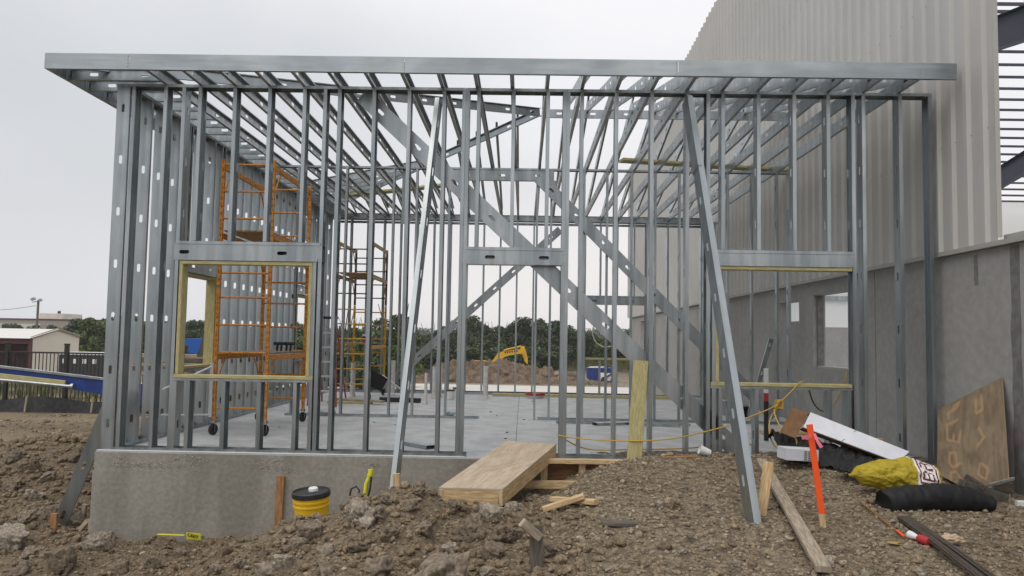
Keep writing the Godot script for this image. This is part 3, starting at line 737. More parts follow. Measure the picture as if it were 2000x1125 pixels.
func build_braces():
	var Z = Vector3(0, 0, -1)
	var add = func(called, label, a, b, open, mt, Wd, cat):
		var t = thing(called, label, cat, Vector3(b.x, maxf(b.y, -1.0), b.z))
		member(t, "channel", a, b, open, mt, Wd, 0.045, 0.014, true, true)
		return t
	add.call("diagonal_brace", "wide grey steel stud running diagonally behind the front studs down to the right window", Vector3(-1.96, 4.21, -0.165), Vector3(2.53, 0.06, -0.165), Z, M.galv, 0.2, "brace")
	add.call("diagonal_brace", "grey steel stud running diagonally across the tall middle partition", Vector3(0.22, 4.08, ZM + 0.09), Vector3(4.18, 0.13, ZM + 0.09), Z, M.galv, 0.2, "brace")
	add.call("diagonal_brace", "grey steel stud running diagonally across the far back wall", Vector3(0.85, 4.01, ZB + 0.09), Vector3(-3.36, 0.1, ZB + 0.09), Z, M.galv, 0.19, "brace")
	# props leaning from the wall to the ground in front
	var a = pz(861, 197, 0.02); var b = pz(773, 968, 1.15); b = a + (b - a) * 1.07
	var t = thing("wall_prop", "shiny steel stud prop leaning from the front wall into the dirt mound", "prop", b)
	member(t, "channel", a, b, Vector3(-1, 0, -0.15), M.galv, W6, 0.05, 0.014, true, true)
	a = pz(1338, 195, 0.02); b = pg(1464, 1020); b += (b - a).normalized() * 0.05
	t = thing("wall_prop", "shiny steel stud prop leaning from the front wall onto the gravel beside a wood stake", "prop", b)
	member(t, "channel", a, b, Vector3(1, 0, -0.22), M.galv, W6, 0.065, 0.014, true, true)
	member(t, "splice_channel", a.lerp(b, 0.0) + Vector3(-0.006, 0.0, 0.002), a.lerp(b, 0.22) + Vector3(-0.006, 0, 0.002), Vector3(1, 0, -0.22), M.galv, W6 + 0.01, 0.05, 0.0, false, true)
	a = Vector3(-4.86, 0.5, -0.28); b = pg(116, 1024)
	t = thing("corner_brace", "grey punched steel stud leaning from the wall corner down into the left dirt bank", "brace", b)
	member(t, "channel", a + (a - b) * 0.1, b + (b - a) * 0.04, Vector3(-0.2, 0, -1), M.galv, W6, 0.041, 0.013, true, true)

# ---------- warehouse ----------
func build_warehouse():
	var t = thing("warehouse", "tall unfinished warehouse with ribbed tan siding over grey concrete tilt panels", "building", Vector3(XW, -0.9, -12))
	var zf = 8.0; var zl = -26.85; var th = 0.2; var Hc = 2.36; var y0 = -1.0
	# concrete panels with openings, split at their joints
	var cuts = [zf, 3.2, -1.81, -8.4, -15.0, -21.0, zl]
	var ops = {1: [], 2: [[-2.72, -4.13, 0.95, 2.15], [-4.8, -5.85, 1.74, 2.1]], 5: [[-22.6, -23.5, -0.2, 2.15]]}
	for i in cuts.size() - 1:
		var za = cuts[i] - 0.012; var zb = cuts[i + 1] + 0.012
		var pieces = []
		var z = za
		for o in ops.get(i, []):
			pieces.append([z, o[0], y0, Hc]); pieces.append([o[0], o[1], y0, o[2]]); pieces.append([o[0], o[1], o[3], Hc]); z = o[1]
		pieces.append([z, zb, y0, Hc])
		var s = st_new()
		for p in pieces:
			var c = [Vector3(0, p[2], p[0]), Vector3(0, p[2], p[1]), Vector3(0, p[3], p[1]), Vector3(0, p[3], p[0])]
			quad(s, c[3], c[2], c[1], c[0])
			var bk = []
			for q in c: bk.append(q + Vector3(th, 0, 0))
			quad(s, bk[0], bk[1], bk[2], bk[3])
		# edges of the panel and of its openings
		var loops = [[za, zb, y0, Hc]]
		for o in ops.get(i, []): loops.append(o)
		for p in loops:
			var c = [Vector3(0, p[2], p[0]), Vector3(0, p[2], p[1]), Vector3(0, p[3], p[1]), Vector3(0, p[3], p[0])]
			for k in 4:
				var a = c[k]; var b = c[(k + 1) % 4]; quad(s, a, b, b + Vector3(th, 0, 0), a + Vector3(th, 0, 0))
		var o = put(t, "tilt_panel", s.commit(), M.tilt, Transform3D(Basis.IDENTITY, Vector3(XW, 0, 0)))
	for z in cuts.slice(1, 6): box(t, "joint_sealant", Vector3(XW + 0.1, 0.68, z), Vector3(0.19, 3.35, 0.03), M.stain_and_reveal)
	# concrete reveals of the window opening, the jambs darkened in colour for shade
	for q in [[-2.72, 0], [-4.13, 0]]: box(t, "window_reveal", Vector3(XW + 0.11, 1.55, q[0] + (-0.02 if q[0] > -3 else 0.02)), Vector3(0.1, 1.2, 0.04), M.stain_and_reveal)
	box(t, "window_reveal", Vector3(XW + 0.12, 0.972, -3.42), Vector3(0.16, 0.04, 1.33), M.trim)
	# damp streaks on the panel by the plywood
	for q in [[1.29, 0.095, -0.55, 2.35], [0.62, 0.045, 2.0, 2.32]]:
		var pl = PackedVector2Array(); var nn = 14
		for k in nn + 1: pl.append(Vector2(-q[1] * (0.8 + 0.35 * n1.get_noise_2d(k * 1.7, q[0] * 9.0)), lerpf(q[2], q[3], float(k) / nn)))
		for k in range(nn, -1, -1): pl.append(Vector2(q[1] * (0.8 + 0.35 * n1.get_noise_2d(k * 1.7 + 50.0, q[0] * 9.0)), lerpf(q[2], q[3], float(k) / nn)))
		put(t, "damp_streak", extrude_mesh(pl, 0.002), M.stain_and_reveal, Transform3D(Basis(Vector3(0, 0, -1), Vector3(0, 1, 0), Vector3(-1, 0, 0)) * Basis.from_scale(Vector3(1, 1, 1)), Vector3(XW - 0.003, 0, q[0])))
	# flashing ledge and base angle
	box(t, "flashing", Vector3(XW - 0.012, Hc + 0.028, (zf + zl) / 2), Vector3(0.11, 0.05, zf - zl), M.trim)
	box(t, "sill_channel", Vector3(XW + 0.12, Hc + 0.09, (zf + 1.0) / 2), Vector3(0.1, 0.07, zf - 1.0), M.trim)
	# ribbed sheets, three ribs each
	var pitch = 0.3048; var pw = pitch * 3; var zz = 1.075
	var k = 0
	while zz > zl + 0.3:
		var top = lut(zz, [-27.0, -20.0, -14.0, -10.0, 1.1], [9.2, 9.72, 9.85, 9.98, 10.2])
		var s = st_new()
		var prof = []
		for r in 3:
			var o = r * pitch
			for q in [[0.0, 0.0], [0.125, 0.0], [0.16, -0.034], [0.225, -0.034], [0.26, 0.0], [0.3048 if r < 2 else 0.325, 0.0]]: prof.append(Vector2(o + q[0], q[1]))
		for i in prof.size() - 1:
			var a = prof[i]; var b = prof[i + 1]
			if b.x - a.x < 0.001: continue
			quad(s, Vector3(b.y, Hc + 0.05, -b.x), Vector3(a.y, Hc + 0.05, -a.x), Vector3(a.y, top, -a.x), Vector3(b.y, top, -b.x))
		var sh = put(t, "siding_sheet", s.commit(), M.siding, Transform3D(Basis.IDENTITY, Vector3(XW - 0.03 - (0.002 if k % 2 == 0 else 0.0), 0, zz)))
		zz -= pw; k += 1
	box(t, "edge_trim", Vector3(XW - 0.02, 6.3, 1.085), Vector3(0.05, 7.7, 0.012), M.trim)
	# girts and screws behind the siding give the rows of fasteners
	for y in [3.6, 5.4, 7.2, 9.0]:
		for j in 40:
			var z2 = 0.95 - j * pitch * 1.0
			if z2 < -10: break
			put(t, "screw", cache.screw, M.dark, Transform3D(Basis(Vector3(0, 1, 0), Vector3(-1, 0, 0), Vector3(0, 0, 1)), Vector3(XW - 0.034, y, z2)))
	# primary frames: columns and rafters running away from us, purlins across
	for q in [[11.1, 8.2], [18.0, 8.6]]:
		var a = Vector3(q[0], 6.6, 3.0); var b = Vector3(q[0], 9.2, -12.0); var c = Vector3(q[0], 7.0, -25.8)
		for e in [[a, b], [b, c]]:
			board(t, "rafter_beam", e[0], e[1], Vector3.UP, 0.75, 0.012, M.navy, 0.002)
			for sg in [-0.38, 0.38]: board(t, "beam_flange", e[0] + Vector3(0, sg, 0), e[1] + Vector3(0, sg, 0), Vector3.UP, 0.016, 0.26, M.navy, 0.002)
		box(t, "column", Vector3(q[0], 2.8, -25.8), Vector3(0.26, 7.8, 0.5), M.navy)
		box(t, "column", Vector3(q[0], 2.6, 3.0), Vector3(0.26, 7.4, 0.5), M.navy)
	tube(t, "brace_pipe", [Vector3(11.2, 6.9, -6.0), Vector3(11.2, 4.6, -1.6)], 0.09, M.galv)
	for i in 40:
		var z3 = 2.6 - i * 0.72; var y3 = 7.1 + (2.45 * (1.0 - absf(z3 + 12.0) / 14.6))
		box(t, "purlin", Vector3(15.5, y3 + 0.4, z3), Vector3(21.0, 0.075, 0.05), M.navy)
	# far end wall
	box(t, "end_wall_panel", Vector3(17.0, 0.55, zl + 0.1), Vector3(24.0, 3.1, 0.2), M.tilt)
	box(t, "end_wall_liner", Vector3(17.0, 5.0, zl + 0.1), Vector3(24.0, 5.8, 0.12), M.liner)
	for y in [3.4, 5.2]: box(t, "girt", Vector3(17.0, y, zl + 0.25), Vector3(24.0, 0.2, 0.06), M.galv)
	box(t, "warehouse_floor", Vector3(17.0, -0.55, -9.5), Vector3(24.0, 0.1, 34.5), M.floor)

# ---------- scaffolds ----------
func scaffold(label, x0, x1, za, zb, levels, platforms, beams, mats, base_y = 0.0):
	# levels: array of [y0, y1, material] for stacked end frames; platforms: heights; beams: heights of side rails
	var t = thing("scaffold", label, "scaffold", Vector3((x0 + x1) / 2, 0, (za + zb) / 2))
	for z in [za, zb]:
		for lv in levels:
			var f = thing_part(t, "end_frame", Vector3((x0 + x1) / 2, lv[0], z))
			for x in [x0, x1]:
				var s = st_new(); var hs = []; var h = 0.08
				while h < lv[1] - lv[0] - 0.05: 
					hs.append(h); h += 0.1
				var w = 0.044; var L = lv[1] - lv[0]
				strip(s, L, w, Transform3D(Basis.IDENTITY, Vector3(-w / 2, 0, w / 2)), hs, 0.022, 0.016)
				strip(s, L, w, Transform3D(Basis.IDENTITY, Vector3(-w / 2, 0, -w / 2)))
				strip(s, L, w, Transform3D(Basis(Vector3(0, 0, 1), Vector3(0, 1, 0), Vector3(-1, 0, 0)), Vector3(-w / 2, 0, -w / 2)))
				strip(s, L, w, Transform3D(Basis(Vector3(0, 0, 1), Vector3(0, 1, 0), Vector3(-1, 0, 0)), Vector3(w / 2, 0, -w / 2)), hs, 0.022, 0.016)
				put(f, "post", s.commit(), lv[2], Transform3D(Basis.IDENTITY, Vector3(x, lv[0], z)))
			var y = lv[0] + 0.17
			while y < lv[1] - 0.05:
				tube(f, "rung", [Vector3(x0, y, z), Vector3(x1, y, z)], 0.0135, lv[3] if lv.size() > 3 else lv[2])
				y += levels[0][4] if levels[0].size() > 4 else 0.37
	for b in beams:
		for x in [x0, x1]:
			var r = board(t, "side_rail", Vector3(x, b[0], za), Vector3(x, b[0], zb), Vector3.UP, 0.075, 0.035, b[1])
			for e in [[za, -1.0], [zb, 1.0]]:
				var path = []
				for k in 6: 
					var q = k * PI / 10; path.append(Vector3(x, b[0] - 0.04 - 0.32 * sin(q), e[0] + e[1] * 0.36 * (1 - sin(q)) * 1.0))
				tube(r, "corner_brace", [Vector3(x, b[0] - 0.03, e[0] + e[1] * 0.34), Vector3(x, b[0] - 0.16, e[0] + e[1] * 0.2), Vector3(x, b[0] - 0.4, e[0] + e[1] * 0.03)], 0.011, b[1])
	for p in platforms:
		var n = 3
		for i in n:
			var w = (x1 - x0 - 0.06) / n
			board(t, "deck_plank", Vector3(x0 + 0.03 + w * (i + 0.5), p[0] + 0.045, za - 0.02), Vector3(x0 + 0.03 + w * (i + 0.5), p[0] + 0.045, zb + 0.02), Vector3.UP, 0.02, w - 0.006, p[1])
	for z in [za, zb]:
		for x in [x0, x1]:
			var c = thing_part(t, "caster", Vector3(x, 0, z))
			put(c, "wheel", lathe_mesh([Vector2(0.0, -0.022), Vector2(0.062, -0.022), Vector2(0.075, -0.012), Vector2(0.075, 0.012), Vector2(0.062, 0.022), Vector2(0.0, 0.022)], 18), M.rubber, Transform3D(Basis(Vector3(0, 1, 0), Vector3(0.9, 0, 0.4).normalized(), Vector3(0.4, 0, -0.9).normalized()), Vector3(x, 0.076, z)))
			box(c, "fork", Vector3(x + 0.028, 0.11, z + 0.012), Vector3(0.006, 0.12, 0.05), M.deck, Basis(Vector3(0, 1, 0), 0.4))
			box(c, "fork", Vector3(x - 0.028, 0.11, z - 0.012), Vector3(0.006, 0.12, 0.05), M.deck, Basis(Vector3(0, 1, 0), 0.4))
			box(c, "stem", Vector3(x, 0.18, z), Vector3(0.07, 0.03, 0.07), M.deck)
	return t
func thing_part(parent, called, at):
	var o := Node3D.new(); o.name = called; parent.add_child(o, true); o.global_position = at; return o

func build_interior():
	var sc = scaffold("orange rolling scaffold tower two frames high standing behind the left window opening", -4.12, -3.43, -1.55, -3.38, [[0.19, 1.98, M.orange], [2.0, 3.72, M.orange]], [[1.05, M.deck], [2.70, M.plank]], [[1.04, M.orange], [2.68, M.orange], [3.62, M.orange]], M)
	# outrigger on the near corner, silver
	tube(sc, "outrigger_strut", [Vector3(-4.14, 0.92, -1.52), Vector3(-4.62, 0.62, -1.1)], 0.014, M.white_alu)
	tube(sc, "outrigger_strut", [Vector3(-4.14, 0.27, -1.52), Vector3(-4.62, 0.3, -1.1)], 0.014, M.white_alu)
	box(sc, "outrigger_post", Vector3(-4.15, 0.6, -1.515), Vector3(0.045, 0.72, 0.045), M.white_alu)
	tube(sc, "cross_brace", [Vector3(-4.1, 0.32, -3.3), Vector3(-3.45, 1.0, -1.6)], 0.013, M.white_alu)
	var tl = thing("tool_pile", "small heap of black power tools on the orange scaffold deck", "tools", Vector3(-3.6, 1.106, -2.9))
	for i in 4: 
		var p = Vector3(-3.72 + i * 0.07, 1.107, -2.9 + 0.03 * (i % 2))
		tube(tl, "drill_grip", [p + Vector3(0, 0.0, 0), p + Vector3(0.01, 0.1, 0.01)], 0.017, M.black_paint)
		tube(tl, "drill_body", [p + Vector3(-0.05, 0.11, 0), p + Vector3(0.07, 0.115, 0.01)], 0.024, M.black_paint)
	scaffold("tall far scaffold with yellow lower frames and black upper frames near the back wall", -3.92, -3.20, -7.35, -9.25, [[0.19, 1.72, M.yellow_paint, M.yellow_paint, 0.31], [1.73, 2.05, M.yellow_paint, M.yellow_paint, 0.31], [2.06, 3.35, M.black_paint, M.black_paint, 0.31]], [[1.15, M.plank], [2.62, M.plank]], [[1.12, M.yellow_paint], [2.60, M.pine], [3.30, M.pine]], M)
	var cb = thing("tool_box", "small blue and white box with red base on the yellow scaffold deck", "box", Vector3(-3.4, 1.21, -8.2))
	box(cb, "base", Vector3(-3.4, 1.235, -8.2), Vector3(0.2, 0.05, 0.16), M.red_fib)
	box(cb, "body", Vector3(-3.4, 1.305, -8.2), Vector3(0.19, 0.088, 0.15), M.blue)
	box(cb, "lid", Vector3(-3.4, 1.37, -8.2), Vector3(0.2, 0.04, 0.16), M.white)
	# step ladder
	var f = Vector3(-3.86, 0, -6.5)
	var ld = thing("step_ladder", "red and silver step ladder standing open beside the orange scaffold", "ladder", f)
	for sg in [-1.0, 1.0]:
		board(ld, "front_rail", f + Vector3(sg * 0.27, 0.0, 0.25), f + Vector3(sg * 0.16, 1.68, 0.0), Vector3(1, 0, 0), 0.03, 0.07, M.red_fib)
		board(ld, "rear_rail", f + Vector3(sg * 0.25, 0.0, -0.75), f + Vector3(sg * 0.15, 1.68, -0.06), Vector3(1, 0, 0), 0.025, 0.045, M.red_fib)
	for i in 5:
		var k = (i + 1) * 0.28; var q = k / 1.68
		box(ld, "step", f + Vector3(0, k, 0.25 * (1 - q)), Vector3(0.50 - 0.2 * q, 0.03, 0.09), M.white_alu)
	box(ld, "top_cap", f + Vector3(0, 1.70, -0.03), Vector3(0.38, 0.05, 0.17), M.black_paint)
	# plumbing stubs
	var i2 = 0
	for q in [[-3.78, -8.63, 0.75, 0.055], [-3.02, -9.3, 0.80, 0.075], [-1.948, -6.97, 0.63, 0.03], [-1.97, -8.62, 0.7, 0.045], [-1.86, -9.0, 0.72, 0.03], [-0.828, -8.75, 0.72, 0.058]]:
		var lab = ["white plastic pipe stub beside the step ladder", "thick white pipe stub behind the far scaffold", "thin white pipe stub on a small foot on the slab", "white pipe stub beside two paint buckets", "thin white pipe stub behind the one by the buckets", "lone white pipe stub near the middle of the back wall"][i2]
		var pp = thing("pipe_stub", lab, "pipe", Vector3(q[0], 0, q[1]), "pipe stubs rising from the slab")
		tube(pp, "pipe", [Vector3(q[0], 0.0, q[1]), Vector3(q[0], q[2], q[1])], q[3], M.pvc, 14)
		put(pp, "collar", lathe_mesh([Vector2(q[3], 0.05), Vector2(q[3] + 0.015, 0.05), Vector2(q[3] + 0.02, 0.0)], 14), M.pvc, Transform3D(Basis.IDENTITY, Vector3(q[0], 0.001, q[1])))
		i2 += 1
	for q in [[-1.587, -8.41, "white paint bucket with dark drips standing on the slab"], [-1.50, -9.2, "white paint bucket with black lid behind the dripped one"]]:
		var pb = thing("paint_bucket", q[2], "bucket", Vector3(q[0], 0, q[1]), "paint buckets on the slab")
		put(pb, "pail", lathe_mesh([Vector2(0.0, 0.004), Vector2(0.085, 0.004), Vector2(0.1, 0.2), Vector2(0.104, 0.2)], 18), M.white, Transform3D(Basis.IDENTITY, Vector3(q[0], 0, q[1])))
		put(pb, "lid", lathe_mesh([Vector2(0.106, 0.185), Vector2(0.108, 0.215), Vector2(0.0, 0.217)], 18), M.lid, Transform3D(Basis.IDENTITY, Vector3(q[0], 0, q[1])))
	var rb = thing("red_tub", "red rimmed white tub standing in front of the back wall plank", "tub", Vector3(0.29, 0, -9.3))
	put(rb, "bowl", lathe_mesh([Vector2(0.0, 0.003), Vector2(0.18, 0.003), Vector2(0.22, 0.1), Vector2(0.21, 0.1), Vector2(0.17, 0.02)], 20), M.pvc, Transform3D(Basis.IDENTITY, Vector3(0.29, 0, -9.3)))
	put(rb, "rim", lathe_mesh([Vector2(0.212, 0.06), Vector2(0.228, 0.075), Vector2(0.228, 0.12), Vector2(0.205, 0.12)], 20), M.red_fib, Transform3D(Basis.IDENTITY, Vector3(0.29, 0, -9.3)))
	# chop saw stand with a black board and silver legs
	var sp = Vector3(-3.0, 0, -7.6)
	var sw = thing("saw_stand", "folding silver stand with a tilted black board near the far scaffold", "stand", sp)
	box(sw, "board", sp + Vector3(-0.05, 0.42, 0), Vector3(0.36, 0.3, 0.05), M.black_film, Basis(Vector3(0, 0, 1), -0.5))
	tube(sw, "leg", [sp + Vector3(0.05, 0.55, 0), sp + Vector3(0.62, 0.13, 0)], 0.014, M.white_alu)
	tube(sw, "leg", [sp + Vector3(0.1, 0.15, 0), sp + Vector3(0.65, 0.14, 0)], 0.012, M.white_alu)
	tube(sw, "leg", [sp + Vector3(-0.16, 0.55, 0.02), sp + Vector3(-0.2, 0.12, 0.02)], 0.016, M.black_paint)
	tube(sw, "leg", [sp + Vector3(0.62, 0.13, 0), sp + Vector3(0.63, 0.0, 0)], 0.012, M.white_alu)
	for dx in [-0.2, 0.56]: put(sw, "wheel", lathe_mesh([Vector2(0.0, -0.02), Vector2(0.075, -0.02), Vector2(0.075, 0.02), Vector2(0.0, 0.02)], 16), M.rubber, Transform3D(Basis(Vector3(0, 1, 0), Vector3(1, 0, 0), Vector3(0, 0, -1)), sp + Vector3(dx, 0.077, 0.03)))
	var bm = thing("push_broom", "black push broom head lying on the slab by the saw stand", "broom", Vector3(-2.62, 0, -7.55))
	board(bm, "head", Vector3(-2.95, 0.05, -7.45), Vector3(-2.1, 0.05, -7.35), Vector3.UP, 0.09, 0.12, M.black_paint)
	board(bm, "handle_socket", Vector3(-2.55, 0.08, -7.4), Vector3(-2.45, 0.15, -7.3), Vector3.UP, 0.03, 0.03, M.black_paint)
	var i3 = 0
	for q in [[[-3.9, -6.9], [-3.0, -6.85], M.treated, "pale treated board lying flat on the slab behind the ladder"], [[-3.85, -7.15], [-2.75, -6.7], M.grey_wood, "grey board lying across the treated one behind the ladder"]]:
		single("loose_board", q[3], "board", board_mesh(Vector2(q[0][0], q[0][1]).distance_to(Vector2(q[1][0], q[1][1])), 0.04, 0.14, 0.004), q[2], axes(Vector3(q[0][0], 0.022 + 0.042 * i3, q[0][1]), Vector3(q[1][0] - q[0][0], 0, q[1][1] - q[0][1]), Vector3.UP)); i3 += 1
	single("loose_board", "long greenish board lying along the foot of the back wall", "board", board_mesh(4.2, 0.06, 0.19, 0.004), M.treated, axes(Vector3(-0.7, 0.032, -9.72), Vector3(1, 0, 0.012), Vector3.UP))
	single("loose_board", "pale plank lying under the end of the partition brace", "board", board_mesh(0.8, 0.05, 0.14, 0.004), M.pine, axes(Vector3(3.55, 0.027, -2.9), Vector3(1, 0, 0.05), Vector3.UP))
	# steel offcuts on the floor
	var oc = [[Vector3(-1.42, 0.048, -0.95), Vector3(0.33, 0, 0.35), "short steel channel offcut lying beside the leaning prop"], [Vector3(1.15, 0.045, -3.62), Vector3(0.65, 0, -0.28), "steel channel offcut with open black end on the slab beyond the wood post"], [Vector3(1.75, 0.045, -3.75), Vector3(0.75, 0, 0.1), "flat steel channel offcut lying by the partition track"]]
	for q in oc:
		var t = thing("channel_offcut", q[2], "offcut", q[0] - Vector3(0, 0.045, 0), "steel offcuts on the slab")
		var d: Vector3 = q[1]
		member(t, "channel", q[0], q[0] + d, Vector3(0, -1, 0), M.galv, W6, 0.045, 0.013, false, true)
	var t2 = thing("stud_bundle", "bundle of bright steel studs stacked on the slab by the warehouse wall", "studs", Vector3(3.9, 0, -6.4))
	for i in 4:
		for j in 3:
			member(t2, "stud", Vector3(3.35 + j * 0.17, 0.05 + i * 0.046, -7.9 + 0.1 * (i % 2)), Vector3(3.75 + j * 0.17, 0.05 + i * 0.046, -5.6 + 0.13 * (j % 2)), Vector3(0, -1, 0), M.galv, W6, 0.043, 0.013, false)
	# things leaning at the warehouse side
	var a = pxx(1484, 745, 4.35); var b = pxx(1507, 662, 4.7)
	var lt = thing("leaning_stud", "thin steel stud leaning against the concrete wall beside the window opening", "stud", a)
	member(lt, "channel", Vector3(a.x - 0.25, 0.01, a.z + 0.2), b, Vector3(0, 0, -1), M.galv, 0.09, 0.036, 0.0, true, true)
	lt = thing("leaning_stud", "upright steel stud pair leaning near the concrete window opening", "stud", Vector3(3.95, 0, -2.6))
	member(lt, "channel", Vector3(3.86, 0.01, -2.6), Vector3(4.02, 3.4, -3.1), Vector3(1, 0, 0), M.galv, 0.09, 0.04, 0.0, true, true)
	lt = thing("spirit_level", "tall level with red and white bands leaning behind the right window sill", "level", Vector3(3.35, 0, -2.0))
	for q in [[0.01, 0.55, M.black_paint], [0.551, 0.66, M.red_fib], [0.661, 1.0, M.white]]:
		board(lt, "band", Vector3(3.36, q[0], -2.0), Vector3(3.36, q[1], -2.0), Vector3(1, 0, 0), 0.06, 0.03, q[2])
	# boards up on the joists
	var y = P + 0.21
	var pa = pyy(1213, 313, y); var pb2 = pyy(1540, 334, y)
	single("roof_plank", "greenish plank lying across the joists near the warehouse siding", "plank", board_mesh((pb2 - pa).length(), 0.045, 0.24, 0.004), M.treated, axes(pa, pb2 - pa, Vector3.UP))
	pa = pyy(690, 381, y); pb2 = pyy(868, 362, y)
	single("roof_plank", "greenish plank lying across the joists over the back corner", "plank", board_mesh((pb2 - pa).length(), 0.045, 0.24, 0.004), M.treated, axes(pa, pb2 - pa, Vector3.UP))
	# coil of cable ring hung behind the front brace
	var rp = []
	for k in 15: rp.append(Vector3(1.98 + 0.33 * cos(2.2 + k * 0.22), 1.55 + 0.36 * sin(2.2 + k * 0.22), -10.0))
	single("hanging_cable", "pale loop of cable hanging from the far back wall", "cable", tube_mesh(rp, 0.012, 6), M.pvc)
	# crumbs of rubbish on the slab
	var cr = [[1040, 784], [970, 812], [958, 805], [1023, 820], [990, 845], [987, 857], [1180, 800], [730, 825], [772, 830], [640, 810], [655, 795], [545, 835]]
	var labs = 0
	for q in cr:
		var p = pyy(q[0], q[1], 0.0); var r = rng.randf_range(0.012, 0.025)
		single("debris_scrap", "tiny dark scrap lying on the bare concrete slab", "scrap", cache.rock2, M.dark, Transform3D(Basis.IDENTITY.scaled(Vector3(r * 1.4, r * 0.5, r)), p + Vector3(0, r * 0.3, 0)), "scraps on the slab")
	var pw = pyy(880, 813, 0.0)
	single("crumpled_wrap", "pale blue crumpled wrapper lying on the partition track", "wrapper", ico_mesh(2, 91, 0.7, 0.6), mat(lin(0.35, 0.45, 0.47), 0.6), Transform3D(Basis.IDENTITY.scaled(Vector3(0.1, 0.07, 0.07)), pw + Vector3(0, 0.05, 0.1)))
	pw = pyy(635, 812, 0.0)
	single("crumpled_wrap", "clear grey plastic wrap heap beside the right jamb of the left window", "wrapper", ico_mesh(2, 92, 0.7, 0.6), mat(lin(0.4, 0.42, 0.43), 0.4), Transform3D(Basis.IDENTITY.scaled(Vector3(0.16, 0.09, 0.12)), pw + Vector3(0, 0.06, 0)))

# ---------- foreground ----------
func lumber(called, label, cat, a, b, face, w, h, m, group = ""):
	return single(called, label, cat, board_mesh((b - a).length(), w, h, 0.005, snappedf(fposmod(a.x * 3.1 + a.z, 4.0), 0.5)), m, axes(a, b - a, face), group)
func cloth(called, label, cat, outline_fn, nu, nv, m):       # sheet from a function of u,v
	var s = st_new(); s.set_smooth_group(0)
	for j in nv:
		for i in nu:
			var q = []
			for e in [[0, 0], [1, 0], [1, 1], [0, 1]]: q.append(Vector2((i + e[0]) / float(nu), (j + e[1]) / float(nv)))
			for k in [0, 2, 1, 0, 3, 2]:
				s.set_uv(q[k]); s.add_vertex(outline_fn.call(q[k].x, q[k].y))
	s.generate_normals()
	return single(called, label, cat, s.commit(), m)
func slab4(parent, called, c: Array, th, m):      # four sided board from its corners
	var s = st_new(); var n = (c[1] - c[0]).cross(c[3] - c[0]).normalized()
	if n.dot(CP - c[0]) < 0: n = -n
	for f in [[0, 1, 2], [0, 2, 3]]:
		tri_o(s, [c[f[0]], c[f[1]], c[f[2]]], [n, n, n]); tri_o(s, [c[f[0]] - n * th, c[f[1]] - n * th, c[f[2]] - n * th], [-n, -n, -n])
	var mid = (c[0] + c[1] + c[2] + c[3]) / 4
	for k in 4:
		var a = c[k]; var b = c[(k + 1) % 4]; var e = (b - a).cross(n).normalized()
		if e.dot(a - mid) < 0: e = -e
		tri_o(s, [a, b, b - n * th], [e, e, e]); tri_o(s, [a, b - n * th, a - n * th], [e, e, e])
	return put(parent, called, s.commit(), m)
